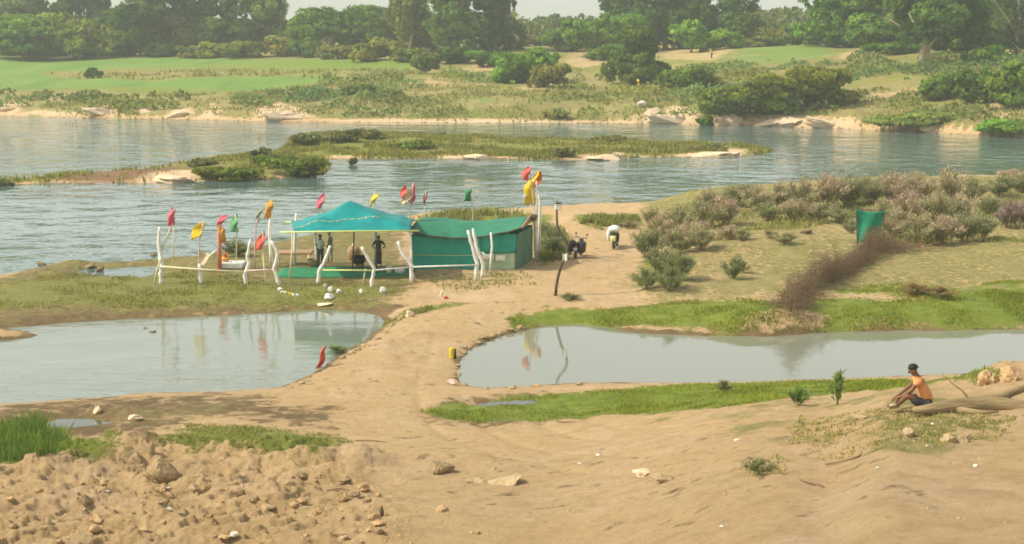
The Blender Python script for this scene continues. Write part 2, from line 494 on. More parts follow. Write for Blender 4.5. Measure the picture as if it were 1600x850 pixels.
cloth('faded_cloth', (.42, .42, .26)); cloth('maroon_cloth', (.28, .07, .10))
MAT['skin'] = surf_mat('skin', (.16, .075, .04), (.20, .10, .055), 8, rough=.55, bump=0)
MAT['hair'] = surf_mat('hair', (.010, .008, .007), (.02, .015, .012), 20, rough=.6, bump=.5)
MAT['shirt_orange'] = surf_mat('orange_shirt', (.66, .27, .09), (.76, .34, .13), 6, rough=.85, bump=.4, bscale=9)
MAT['dark_trousers'] = surf_mat('dark_trousers', (.03, .03, .035), (.06, .055, .06), 6, rough=.9)
MAT['grey_shirt'] = surf_mat('grey_shirt', (.16, .18, .16), (.24, .26, .23), 6, rough=.9)
MAT['slate_shirt'] = surf_mat('slate_shirt', (.035, .05, .06), (.06, .08, .09), 6, rough=.9)
MAT['pale_shirt'] = surf_mat('pale_shirt', (.48, .52, .44), (.6, .63, .55), 6, rough=.9)
MAT['lungi'] = surf_mat('brown_lungi', (.07, .035, .035), (.11, .06, .055), 6, rough=.9)
MAT['pale_cloth'] = surf_mat('pale_trousers', (.35, .38, .26), (.45, .46, .33), 6, rough=.9)
MAT['yellow_sari'] = surf_mat('yellow_sari', (.75, .55, .06), (.85, .66, .12), 6, rough=.9)
MAT['red_sari'] = surf_mat('dark_red_cloth', (.25, .05, .04), (.3, .08, .06), 6, rough=.9)
MAT['black'] = surf_mat('black_plastic', (.012, .012, .012), (.03, .03, .03), 8, rough=.45, bump=.1)
MAT['rubber'] = surf_mat('rubber', (.02, .018, .016), (.05, .042, .035), 8, rough=.9)
MAT['metal'] = surf_mat('dull_metal', (.25, .25, .24), (.4, .4, .38), 8, rough=.4, bump=.1)
MAT['red_plastic'] = surf_mat('red_plastic', (.45, .04, .03), (.55, .06, .04), 8, rough=.35, bump=0)
MAT['plate'] = surf_mat('yellow_plate', (.72, .68, .25), (.8, .76, .35), 8, rough=.5, bump=0)
MAT['lamp'] = surf_mat('lamp_glass', (.62, .62, .58), (.7, .7, .66), 8, rough=.2, bump=0)
MAT['stone'] = surf_mat('sandstone', (.30, .215, .115), (.48, .36, .21), 6, bump=.9, bscale=9, dist=.05)
MAT['darkstone'] = surf_mat('dark_earth_clod', (.22, .155, .08), (.36, .26, .14), 5, bump=1, bscale=11, dist=.09)
MAT['clod'] = surf_mat('dry_earth_clod', (.38, .25, .125), (.52, .35, .18), 5, bump=1, bscale=11, dist=.09)
MAT['whitestone'] = surf_mat('whitewashed_stone', (.66, .64, .58), (.82, .80, .74), 5, bump=.5)
MAT['palestone'] = surf_mat('pale_sandstone', (.58, .43, .28), (.72, .56, .39), 1.2, bump=.8, bscale=2, dist=.1)
MAT['litter'] = surf_mat('white_plastic', (.50, .47, .40), (.68, .65, .58), 9, rough=.4)
MAT['twig'] = surf_mat('dry_twigs', (.15, .085, .05), (.27, .165, .10), 3, bump=0)
MAT['pot'] = surf_mat('sooty_iron', (.012, .011, .01), (.035, .03, .028), 9, rough=.7)

# ------------------------------------------------------------------ object helpers
def tag(o, label=None, cat=None, group=None, kind=None):
    if label: o['label'] = label
    if cat: o['category'] = cat
    if group: o['group'] = group
    if kind: o['kind'] = kind
    return o

def thing(name, loc, label, cat, group=None):
    o = bpy.data.objects.new(name, None)
    o.empty_display_size = .2
    col.objects.link(o); o.location = loc
    return tag(o, label, cat, group)

class MB:
    """collects shapes given in world coordinates and links them as ONE mesh object"""
    def __init__(s): s.v = []; s.f = []
    def add(s, vs, fs):
        k = len(s.v); s.v += [tuple(v) for v in vs]; s.f += [tuple(i + k for i in f) for f in fs]
        return s
    def tube(s, pts, rad, n=7, cap=True):
        pts = [Vector(p) for p in pts]
        if not hasattr(rad, '__len__'): rad = [rad] * len(pts)
        rings = []
        for i, p in enumerate(pts):
            a = pts[max(i - 1, 0)]; b = pts[min(i + 1, len(pts) - 1)]
            t = (b - a).normalized()
            u = t.cross(Vector((0, 1, 0.01)))
            if u.length < .1: u = t.cross(Vector((1, 0, 0)))
            u.normalize(); w = t.cross(u)
            rings.append([p + (u * math.cos(2 * math.pi * k / n) + w * math.sin(2 * math.pi * k / n)) * rad[i] for k in range(n)])
        vs = [q for r_ in rings for q in r_]; fs = []
        for i in range(len(pts) - 1):
            for k in range(n):
                fs.append((i * n + k, i * n + (k + 1) % n, (i + 1) * n + (k + 1) % n, (i + 1) * n + k))
        if cap:
            fs.append(tuple(range(n))[::-1]); fs.append(tuple((len(pts) - 1) * n + k for k in range(n)))
        return s.add(vs, fs)
    def box(s, c, size, M=None, bev=0.0):
        c = Vector(c); x, y, z = [v / 2 for v in size]
        b = min(bev, x * .9, y * .9, z * .9)
        vs = []
        for sz in (-1, 1):
            for sy in (-1, 1):
                for sx in (-1, 1):
                    vs += [Vector((sx * (x - b), sy * (y - b), sz * z)), Vector((sx * (x - b), sy * y, sz * (z - b))), Vector((sx * x, sy * (y - b), sz * (z - b)))]
        import bmesh
        bm = bmesh.new()
        for v in vs: bm.verts.new(v)
        if b == 0: bmesh.ops.remove_doubles(bm, verts=bm.verts, dist=1e-6)
        bmesh.ops.convex_hull(bm, input=bm.verts)
        bm.verts.ensure_lookup_table(); bm.verts.index_update()
        pv = [(M @ v.co if M else v.co) + c for v in bm.verts]
        s.add(pv, [[v.index for v in f.verts] for f in bm.faces]); bm.free()
        return s
    def ball(s, c, r, nu=12, nv=8, fn=None, M=None):
        c = Vector(c); rx, ry, rz = r if hasattr(r, '__len__') else (r, r, r)
        vs = []; fs = []
        for j in range(nv + 1):
            th = math.pi * j / nv
            for i in range(nu):
                ph = 2 * math.pi * i / nu
                d = Vector((math.sin(th) * math.cos(ph), math.sin(th) * math.sin(ph), math.cos(th)))
                k = fn(d) if fn else 1
                q = Vector((d.x * rx, d.y * ry, d.z * rz)) * k
                vs.append((M @ q if M else q) + c)
        for j in range(nv):
            for i in range(nu):
                fs.append((j * nu + i, (j + 1) * nu + i, (j + 1) * nu + (i + 1) % nu, j * nu + (i + 1) % nu))
        return s.add(vs, fs)
    def lathe(s, c, prof_, n=16, M=None):
        c = Vector(c); vs = []; fs = []
        for (r_, z_) in prof_:
            for i in range(n):
                a = 2 * math.pi * i / n
                q = Vector((r_ * math.cos(a), r_ * math.sin(a), z_))
                vs.append((M @ q if M else q) + c)
        for j in range(len(prof_) - 1):
            for i in range(n):
                fs.append((j * n + i, j * n + (i + 1) % n, (j + 1) * n + (i + 1) % n, (j + 1) * n + i))
        return s.add(vs, fs)
    def sheet(s, fn, nu, nv, thick=0.012):
        """cloth with two sides; fn(u,v)->Vector"""
        P = [[fn(i / nu, j / nv) for i in range(nu + 1)] for j in range(nv + 1)]
        vs = []; fs = []
        def nrm(i, j):
            a = P[j][min(i + 1, nu)] - P[j][max(i - 1, 0)]; b = P[min(j + 1, nv)][i] - P[max(j - 1, 0)][i]
            c = a.cross(b)
            return c.normalized() if c.length > 1e-9 else Vector((0, -1, 0))
        m = (nu + 1) * (nv + 1)
        for sgn in (.5, -.5):
            for j in range(nv + 1):
                for i in range(nu + 1):
                    vs.append(P[j][i] + nrm(i, j) * thick * sgn)
        I = lambda i, j: j * (nu + 1) + i
        for j in range(nv):
            for i in range(nu):
                fs.append((I(i, j), I(i + 1, j), I(i + 1, j + 1), I(i, j + 1)))
                fs.append((m + I(i, j), m + I(i, j + 1), m + I(i + 1, j + 1), m + I(i + 1, j)))
        for i in range(nu):
            fs.append((I(i, 0), m + I(i, 0), m + I(i + 1, 0), I(i + 1, 0)))
            fs.append((I(i, nv), I(i + 1, nv), m + I(i + 1, nv), m + I(i, nv)))
        for j in range(nv):
            fs.append((I(0, j), I(0, j + 1), m + I(0, j + 1), m + I(0, j)))
            fs.append((I(nu, j), m + I(nu, j), m + I(nu, j + 1), I(nu, j + 1)))
        return s.add(vs, fs)
    def build(s, name, mat, parent=None, origin=None, smooth=True):
        if parent is not None:
            org = Vector(parent.location); q = parent.parent
            while q is not None: org += Vector(q.location); q = q.parent
            loc = Vector((0, 0, 0))
        else:
            if origin is None:
                a = np.array(s.v); origin = (a[:, 0].mean(), a[:, 1].mean(), a[:, 2].min())
            org = Vector(origin); loc = org
        me = bpy.data.meshes.new(name)
        me.from_pydata([Vector(v) - org for v in s.v], [], s.f)
        me.materials.append(MAT[mat])
        if smooth:
            me.polygons.foreach_set('use_smooth', [True] * len(me.polygons))
        me.update()
        o = bpy.data.objects.new(name, me); col.objects.link(o)
        o.location = loc
        if parent is not None: o.parent = parent
        return o

def quads_mesh(name, V, tone, mat):
    """V: (n,4,3) quads; tone: (n,3) per-quad colour factor"""
    n = len(V)
    me = bpy.data.meshes.new(name)
    me.vertices.add(n * 4); me.loops.add(n * 4); me.polygons.add(n)
    me.vertices.foreach_set('co', V.reshape(-1).astype(np.float32))
    me.loops.foreach_set('vertex_index', np.arange(n * 4, dtype=np.int32))
    me.polygons.foreach_set('loop_start', np.arange(0, n * 4, 4, dtype=np.int32))
    me.polygons.foreach_set('loop_total', np.full(n, 4, dtype=np.int32))
    me.update(calc_edges=True)
    a = me.attributes.new('tone', 'FLOAT_COLOR', 'POINT')
    t4 = np.ones((n, 4, 4), np.float32); t4[:, :, :3] = tone[:, None, :]
    a.data.foreach_set('color', t4.reshape(-1))
    me.materials.append(mat)
    return me

# ------------------------------------------------------------------ terrain
rows = []
y = 2.0
while y < 4000:
    rows.append(y)
    if y < 12: y += .5
    elif y < 62: y += max(.045, 2.1e-5 * y * y * 2.2)
    elif y < 205: y += min(1.0e-5 * 5 * y * y, .42 if y < 100 else .9)
    elif y < 330: y += .7
    elif y < 420: y += 1.6
    else: y *= 1.06
rows = np.array(rows)
ncol = 900
uu = np.linspace(-.47, .47, ncol)
YY = np.repeat(rows[:, None], ncol, 1)
XX = YY * uu[None, :]
ZZ = height(XX.ravel(), YY.ravel()).reshape(XX.shape)
print('terrain', XX.shape)

cover = np.zeros((XX.size, 4), np.float32)
coverb = np.zeros((XX.size, 4), np.float32)
xf, yf = XX.ravel(), YY.ravel()
zf_ = ZZ.ravel()
Sland, ISL = land_sd(xf, yf)
FD = far_dist(xf, yf)

def paint(pts, chan, val, soft, arr=None, world_poly=None, mode='max', jit=.5):
    arr = cover if arr is None else arr
    P = GP(pts) if world_poly is None else world_poly
    x0, y0 = P.min(0) - soft * 2; x1, y1 = P.max(0) + soft * 2
    m = np.nonzero((xf > x0) & (xf < x1) & (yf > y0) & (yf < y1))[0]
    if not len(m): return P
    d = sdf(xf[m], yf[m], P) + jit * soft * fbm(xf[m] / (soft * 1.7), yf[m] / (soft * 1.7), 3, 7)
    t = sstep(soft, -soft, d).astype(np.float32)
    if mode == 'max': arr[m, chan] = np.maximum(arr[m, chan], val * t)
    else: arr[m, chan] = arr[m, chan] * (1 - t) + val * t
    return P

GRS, MUD, CROP, PALE = 0, 1, 2, 3
# wet margins everywhere along the water
wet = np.exp(-np.maximum(Sland, 0) / .55) * .9
cover[:, MUD] = np.where(FD < -5, wet, np.where(FD < 2, wet * .6, 0)).astype(np.float32)
# the far bank: thin dry grass everywhere, greener with height
farm = FD > 1.0
cover[:, GRS] = np.where(farm, .80 + .25 * fbm(xf / 14, yf / 14, 3, 201), 0)
coverb[:, 0] = np.where(farm, np.clip(.38 + .9 * fbm(xf / 22, yf / 22, 3, 211), 0, 1), 0)
coverb[:, 2] = np.where(farm, np.clip(.18 + .9 * fbm(xf / 15, yf / 12, 3, 231), 0, .7), 0)
# island
isl_m = ISL > -.5
cover[:, GRS] = np.where(isl_m, np.clip(sstep(-.5, 3, ISL) * .95, 0, 1), cover[:, GRS])
coverb[:, 0] = np.where(isl_m, np.clip(.35 + .6 * fbm(xf / 10, yf / 10, 3, 221), 0, 1), coverb[:, 0])

paint([(-320, 680), (0, 672), (110, 682), (200, 690), (190, 705), (120, 716), (0, 722), (-320, 735)], GRS, 1, 1.0)
paint([(-320, 680), (0, 672), (110, 682), (200, 690), (120, 716), (0, 722), (-320, 735)], 0, 1, 1.0, coverb)
G5 = [(270, 662), (330, 662), (420, 668), (500, 677), (555, 688), (500, 704), (440, 708), (380, 700), (300, 705), (250, 690)]
paint(G5, GRS, .85, 1.2); paint(G5, 0, .65, 1.2, coverb)
# muddy flat on the near left
paint([(-400, 640), (0, 634), (150, 622), (430, 610), (520, 640), (560, 680), (430, 664), (330, 660), (240, 690), (150, 690), (0, 670), (-400, 680)], MUD, .66, 2.6, jit=1.2)
paint([(40, 650), (200, 632), (300, 630), (400, 620), (330, 655), (200, 665)], GRS, .5, 1.5)
G1 = [(655, 642), (700, 630), (800, 620), (900, 612), (1000, 605), (1100, 600), (1200, 597), (1350, 593), (1560, 583), (1560, 592),
      (1430, 604), (1300, 616), (1200, 628), (1100, 640), (950, 650), (850, 660), (760, 662), (690, 654)]
W_G1 = paint(G1, GRS, 1.0, .9); paint(G1, 0, 1, .9, coverb, W_G1)
paint([(650, 650), (700, 622), (800, 612), (860, 610), (900, 640), (850, 668), (740, 672)], MUD, .6, 1.2)
G2 = [(790, 497), (850, 478), (950, 484), (1050, 472), (1130, 464), (1250, 470), (1300, 452), (1400, 442), (1500, 450), (1600, 437), (1900, 425),
      (1900, 512), (1600, 514), (1400, 514), (1250, 522), (1150, 522), (950, 512), (850, 511), (800, 512)]
W_G2 = paint(G2, GRS, 1.0, 1.0); paint(G2, 0, .95, 1.0, coverb, W_G2)
paint([(1150, 512), (1170, 492), (1230, 482), (1290, 495), (1285, 517), (1200, 523)], GRS, .12, .8, mode='mix')
paint([(1130, 470), (1380, 455), (1480, 462), (1440, 472), (1380, 470)], GRS, .35, .8, mode='mix')
G3 = [(-400, 440), (0, 438), (100, 428), (250, 424), (450, 440), (600, 440), (640, 455), (560, 474), (300, 482), (100, 482), (-400, 492)]
W_G3 = paint(G3, GRS, .80, 1.4); paint(G3, 0, .30, 1.4, coverb, W_G3)
paint([(-400, 486), (0, 484), (200, 482), (400, 474), (560, 470), (640, 474), (600, 500), (400, 492), (200, 500), (0, 516), (-400, 520)], MUD, .95, 1.0)
paint([(0, 495), (100, 480), (200, 470), (320, 455), (500, 460), (620, 462), (600, 480), (300, 490)], MUD, .55, 1.5)
paint([(590, 508), (640, 482), (700, 472), (780, 470), (720, 480), (650, 492), (600, 520)], GRS, .75, .8)
paint([(600, 505), (640, 484), (700, 474), (720, 480), (650, 492)], 0, .8, .8, coverb)
# grass around the hut, the pole and behind the scooters
for p_, g_, l_ in (([(640, 345), (700, 335), (860, 335), (880, 400), (850, 420), (830, 400), (830, 350)], .9, .7),
                   ([(890, 345), (930, 335), (1000, 335), (1010, 355), (940, 362)], .9, .7),
                   ([(845, 380), (880, 365), (890, 400), (860, 412)], 1, .8),
                   ([(990, 400), (1060, 390), (1080, 440), (1060, 455), (1000, 445)], .8, .6),
                   ([(1000, 300), (1200, 285), (1600, 275), (1900, 270), (1900, 345), (1600, 350), (1400, 385), (1370, 350), (1180, 360), (1060, 395), (1000, 360)], .62, .35),
                   ([(1160, 380), (1330, 370), (1600, 380), (1900, 380), (1900, 440), (1600, 438), (1500, 450), (1300, 455), (1180, 440)], .60, .12),
                   ([(1110, 430), (1160, 425), (1165, 440), (1130, 450)], .6, .4),
                   ([(850, 455), (900, 450), (905, 470), (860, 470)], .7, .5),
                   ([(830, 440), (700, 445), (650, 440), (640, 425), (800, 420)], .45, .2),
                   ([(1250, 650), (1420, 645), (1580, 650), (1560, 690), (1400, 705), (1320, 720), (1230, 690)], .62, .25),
                   ([(1160, 700), (1230, 715), (1230, 745), (1150, 740)], .7, .4),
                   ([(900, 640), (1200, 622), (1500, 600), (1540, 625), (1300, 640), (1000, 655)], .38, .1)):
    W_ = paint(p_, GRS, g_, 1.0); paint(p_, 0, l_, 1.0, coverb, W_)
# sandy causeway and track keep clear of grass and mud
TRACK = [(440, 612), (520, 575), (560, 548), (620, 520), (660, 495), (760, 470), (840, 455), (850, 425), (880, 400), (930, 375), (940, 350),
         (990, 355), (1000, 400), (960, 430), (940, 460), (880, 478), (790, 495), (730, 530), (712, 560), (706, 600), (650, 632), (640, 660),
         (760, 690), (1000, 690), (1300, 660), (1500, 780), (1600, 850), (900, 850), (600, 760), (560, 700), (600, 640)]
W_T = GP(TRACK)
paint(None, MUD, .28, .6, world_poly=W_T, mode='mix'); paint(None, GRS, .05, .9, world_poly=W_T, mode='mix')
# left half of the river flat: olive mud and thin grass right up to the river
LP = [(-400, 440), (0, 432), (70, 410), (240, 404), (350, 376), (440, 362), (640, 336), (640, 400), (660, 440), (620, 480), (560, 490), (440, 490), (200, 500), (-400, 520)]
W_LP = paint(LP, MUD, .66, 1.6)
paint(LP, GRS, .55, 1.6, world_poly=W_LP); paint(None, 0, .22, 1.6, coverb, W_LP)
# dry yellow grass scattered over the dunes
W_DU = GP([(1000, 330), (1300, 290), (1900, 270), (1900, 440), (1480, 455), (1250, 466), (1000, 478), (960, 440), (1010, 400)])
paint(None, 2, .48, 2.5, coverb, W_DU); paint(None, MUD, .34, 2.5, world_poly=W_DU); paint(None, GRS, .50, 2.5, world_poly=W_DU); paint(None, 0, .35, 2.5, coverb, W_DU)
paint(None, 2, .42, 1.5, coverb, GP([(1200, 625), (1500, 598), (1560, 625), (1600, 660), (1590, 700), (1350, 730), (1180, 700), (1000, 660)]))
# bare pale rock and sand
for p_ in ([(205, 286), (225, 272), (250, 266), (305, 266), (315, 284), (260, 286)], [(688, 248), (700, 239), (740, 235), (772, 246)],
           [(912, 249), (925, 237), (975, 238), (978, 248)], [(1066, 244), (1080, 234), (1165, 233), (1170, 242)],
           [(510, 246), (520, 243), (560, 243), (560, 246)]):
    W_ = paint(p_, GRS, 0, 1.2, mode='mix'); paint(p_, PALE, .9, 1.2, world_poly=W_); paint(p_, MUD, 0, 1.2, world_poly=W_, mode='mix')
paint([(60, 280), (160, 268), (250, 261), (300, 262), (230, 272), (200, 287), (120, 284)], 1, 1, 1.2, coverb)
# far fields
C1 = [(-420, 148), (0, 140), (120, 136), (300, 140), (420, 142), (480, 132), (560, 124), (480, 120), (300, 122), (100, 122), (60, 112), (200, 106), (640, 106), (690, 104), (640, 93), (300, 89), (-420, 86)]
paint(C1, CROP, 1, 2.5)
paint([(640, 160), (760, 150), (900, 150), (1000, 145), (1010, 150), (860, 158), (640, 168)], CROP, .5, 2)
paint([(1130, 92), (1180, 72), (1290, 70), (1300, 88), (1200, 100)], CROP, .75, 3)
paint([(1310, 108), (1440, 96), (1450, 106), (1340, 114)], CROP, .85, 3)
# dry belt between the two crop strips
W_C1 = GP(C1); paint(None, 2, 0, 2.5, coverb, W_C1, mode='mix')
paint([(60, 116), (130, 110), (260, 112), (400, 110), (640, 110), (760, 112), (600, 119), (300, 120), (110, 122)], 2, .5, 1.5, coverb)
W_ = paint([(240, 104), (420, 95), (640, 94), (690, 104), (640, 109), (400, 108)], CROP, .35, 2.0, mode='mix'); paint(None, 0, 1, 2, coverb, W_)
# the bank edge: dry grass with bare sand faces
paint([(-400, 184), (-400, 150), (0, 143), (150, 140), (330, 146), (450, 138), (640, 125), (760, 128), (900, 160), (600, 188), (300, 186), (0, 182)], 2, .60, 3, coverb)
paint([(1080, 160), (1300, 130), (1600, 150), (1900, 160), (1900, 220), (1600, 205), (1300, 190), (1120, 180)], 2, .45, 4, coverb)
for p_ in ([(0, 160), (30, 154), (45, 162), (20, 168)], [(65, 156), (70, 148), (98, 146), (102, 156)], [(130, 172), (140, 164), (178, 164), (196, 180), (160, 180)],
           [(0, 178), (0, 168), (30, 168), (28, 176)], [(215, 176), (222, 170), (236, 170), (236, 178)], [(258, 183), (275, 172), (300, 168), (300, 182)],
           [(400, 187), (402, 168), (440, 160), (470, 172), (496, 186)], [(985, 192), (1010, 170), (1060, 166), (1096, 180), (1096, 192)],
           [(1110, 195), (1114, 180), (1200, 178), (1330, 190), (1330, 200), (1200, 196)], [(1430, 205), (1440, 192), (1470, 205)],
           [(30, 178), (60, 172), (120, 176), (120, 182)],
           [(310, 186), (330, 172), (332, 160), (342, 182)]):
    W_ = paint(p_, GRS, 0, 1.6, mode='mix'); paint(p_, PALE, .75, 1.6, world_poly=W_); paint(p_, 2, 0, 1.6, coverb, W_, mode='mix')
for p_ in ([(520, 190), (600, 186), (800, 187), (990, 189), (985, 193), (600, 192)],):
    P_ = GP(p_); paint(p_, GRS, 0, 1.2, world_poly=P_, mode='mix'); paint(p_, PALE, .9, 1.2, world_poly=P_); paint(p_, 2, 0, 1.2, coverb, P_, mode='mix')
for p_ in ([(610, 136), (640, 124), (690, 120), (720, 130), (680, 138)], [(700, 112), (740, 102), (785, 102), (785, 112)],
           [(880, 100), (890, 80), (930, 76), (965, 88), (960, 98), (910, 106)], [(1030, 92), (1035, 72), (1105, 72), (1180, 78), (1260, 60), (1260, 68), (1120, 96)],
           [(1300, 92), (1330, 76), (1368, 64), (1360, 82), (1330, 94)], [(1560, 80), (1600, 70), (1600, 90), (1540, 100)],
           [(1340, 150), (1430, 138), (1470, 145), (1450, 156)], [(1500, 168), (1560, 150), (1600, 152), (1600, 180), (1540, 195)],
           [(800, 140), (830, 130), (850, 140)]):
    W_ = paint(p_, GRS, .42, 2.0, mode='mix'); paint(p_, 2, .25, 2, coverb, W_, mode='mix')

nr, nc = XX.shape
me = bpy.data.meshes.new('ground')
V = np.stack([xf, yf, zf_], 1)
me.vertices.add(len(V)); me.vertices.foreach_set('co', V.reshape(-1).astype(np.float32))
idx = np.arange(nr * nc).reshape(nr, nc)
Q = np.stack([idx[:-1, :-1], idx[:-1, 1:], idx[1:, 1:], idx[1:, :-1]], -1).reshape(-1, 4)
me.loops.add(Q.size); me.polygons.add(len(Q))
me.loops.foreach_set('vertex_index', Q.reshape(-1).astype(np.int32))
me.polygons.foreach_set('loop_start', np.arange(0, Q.size, 4, dtype=np.int32))
me.polygons.foreach_set('loop_total', np.full(len(Q), 4, dtype=np.int32))
me.polygons.foreach_set('use_smooth', np.ones(len(Q), bool))
me.update(calc_edges=True)
a_ = me.attributes.new('cover', 'FLOAT_COLOR', 'POINT'); a_.data.foreach_set('color', np.clip(cover, 0, 1).reshape(-1))
a_ = me.attributes.new('cover_b', 'FLOAT_COLOR', 'POINT'); a_.data.foreach_set('color', np.clip(coverb, 0, 1).reshape(-1))
me.materials.append(terrain_mat())
g = bpy.data.objects.new('ground', me); col.objects.link(g)
tag(g, 'sandy river banks with mud, grass and far fields', 'ground', kind='structure')

# ------------------------------------------------------------------ water sheets
def flat(name, poly, z, mat, label, cat='water'):
    me = bpy.data.meshes.new(name)
    me.from_pydata([(x, y, z) for x, y in poly], [], [tuple(range(len(poly)))])
    me.materials.append(mat)
    o = bpy.data.objects.new(name, me); col.objects.link(o)
    return tag(o, label, cat, kind='structure')
mid_line = [(-1500, 475), (0, 470), (440, 430), (650, 420), (900, 430), (1250, 430), (1600, 420), (3000, 400)]
ML = [plane(*p) for p in mid_line]
def tri_flat(name, near, far, z, mat, label):
    """strip between two polylines with the same number of points"""
    n_ = len(near)
    me = bpy.data.meshes.new(name)
    me.from_pydata([(x, y, z) for x, y in near] + [(x, y, z) for x, y in far], [], [(i, i + 1, n_ + i + 1, n_ + i) for i in range(n_ - 1)])
    me.materials.append(mat)
    o = bpy.data.objects.new(name, me); col.objects.link(o)
    return tag(o, label, 'water', kind='structure')
river_m = water_mat('river_water', (.095, .155, .14), .50, .04, .33, (.8, .8, 1), .7)
tri_flat('river', ML, [(x * 2.2 if False else x * 330 / y, 330) for x, y in ML], 0, river_m, 'wide grey-green river with small ripples')
causew = [(640, 440), (655, 500), (630, 560), (590, 615)]
CW = [plane(*p) for p in causew]
lp = [plane(-1500, 475), plane(0, 470), plane(440, 430), plane(620, 424)] + CW + [(CW[-1][0], 40), (-60, 40)]
flat('pond', lp, 0, water_mat('left_pond_water', (.175, .205, .165), .12, .06, .8, (.5, 1.1, 1), .92), 'still backwater left of the causeway')
rp = CW[::-1] + [plane(700, 434), plane(900, 430), plane(1250, 430), plane(1600, 420), plane(3000, 400), (130, 40), (CW[-1][0], 40)]
flat('pond', rp, 0, water_mat('right_pond_water', (.19, .205, .16), .008, .03, .8, (.5, 1.1, 1), .7), 'calm pond right of the causeway')
pm = water_mat('puddle_water', (.09, .10, .08), .01, .04, 1, (1, 1, 1), .5)
flat('puddle', PL([(60, 664), (95, 654), (130, 653), (185, 662), (155, 670), (120, 675), (75, 675)], PUD1Z), PUD1Z, pm, 'shallow puddle beside the tall green grass')
flat('puddle', PL([(735, 634), (780, 627), (835, 624), (842, 630), (800, 636), (755, 638)], PUD2Z), PUD2Z, pm, 'thin puddle in the green strip')
# ------------------------------------------------------------------ foliage
def rand_dirs(n, r, up=0.0):
    v = r.normal(size=(n, 3)); v[:, 2] += up
    return v / np.linalg.norm(v, axis=1, keepdims=True)

def leaf_quads(c, nrm, size, r, aspect=1.6):
    n = len(c)
    t = np.cross(nrm, r.normal(size=(n, 3))); t /= np.linalg.norm(t, axis=1, keepdims=True) + 1e-9
    b = np.cross(nrm, t)
    s = size[:, None]
    k = r.uniform(.5, 1.0, (n, 1))
    return np.stack([c - t * s * aspect / 2, c - b * s / 2 * k, c + t * s * aspect / 2, c + b * s / 2], 1)

def crown_mesh(w, h, leaf, n, seed, style='round', depth=None, name='crown', hue=.12):
    r = np.random.default_rng(seed)
    dp = depth or w * .8
    K = {'round': 20, 'tall': 24, 'bush': 14, 'feather': 22, 'flat': 12}[style]
    C = []; RD = []
    for k in range(K):
        a = r.uniform(0, 2 * math.pi); q = math.sqrt(r.uniform(0, 1))
        if style == 'bush':
            zc = r.uniform(.15, .62); lim = .40 * math.sqrt(max(0.05, 1 - (zc / .95) ** 2)) ; rr = r.uniform(.14, .27)
        elif style == 'flat':
            zc = r.uniform(.55, .85); lim = .40; rr = r.uniform(.12, .2)
        elif style == 'tall':
            zc = r.uniform(.10, .86); lim = .38 * math.sqrt(max(.08, 1 - ((zc - .45) / .55) ** 2)); rr = r.uniform(.13, .22)
        elif style == 'feather':
            zc = r.uniform(.12, .9); lim = .40 * max(.15, 1.05 - zc); rr = r.uniform(.12, .2)
        else:
            zc = r.uniform(.18, .82); lim = .40 * math.sqrt(max(.08, 1 - ((zc - .5) / .5) ** 2)); rr = r.uniform(.14, .24)
        C.append((math.cos(a) * q * lim * w, math.sin(a) * q * lim * dp, zc * h))
        RD.append((rr * w, rr * dp, rr * min(h, w) * r.uniform(.7, 1.05)))
    C = np.array(C); RD = np.array(RD)
    wgt = (RD[:, 0] * RD[:, 2]); wgt /= wgt.sum()
    bi = r.choice(K, n, p=wgt)
    d = rand_dirs(n, r, .25)
    # broken shell: sub-clumps
    ncl = 26
    cd = rand_dirs(K * ncl, r, .2).reshape(K, ncl, 3)
    ci = r.integers(0, ncl, n)
    d = d * .33 + cd[bi, ci]; d /= np.linalg.norm(d, axis=1, keepdims=True)
    lvl = r.uniform(.55, 1.12, (K, ncl))[bi, ci] * r.uniform(.82, 1.05, n)
    P = C[bi] + d * RD[bi] * lvl[:, None]
    if style == 'feather':
        P[:, 2] -= np.abs(r.normal(0, .05, n)) * h
    P[:, 2] = np.maximum(P[:, 2], .02 * h + r.uniform(0, .04, n) * h)
    nrm = d + r.normal(0, .55, (n, 3)); nrm /= np.linalg.norm(nrm, axis=1, keepdims=True)
    sz = leaf * r.uniform(.6, 1.5, n)
    # stray sprigs outside the clumps for an uneven outline
    V = leaf_quads(P, nrm, sz, r)
    ct = r.uniform(.62, 1.25, (K, ncl)); bt = r.uniform(.80, 1.18, K)
    f = ct[bi, ci] * bt[bi] * r.uniform(.8, 1.2, n)
    hs = (r.uniform(-hue, hue, K)[bi] + r.uniform(-hue / 2, hue / 2, n))
    tone = np.stack([f * (1 + hs), f, f * (1 - hs)], 1)
    return quads_mesh(name, V, tone, MAT['leaf']), C, RD

def child_obj(name, me, parent, color=None):
    o = bpy.data.objects.new(name, me); col.objects.link(o)
    if parent is not None: o.parent = parent
    if color: o.color = (*color, 1)
    return o

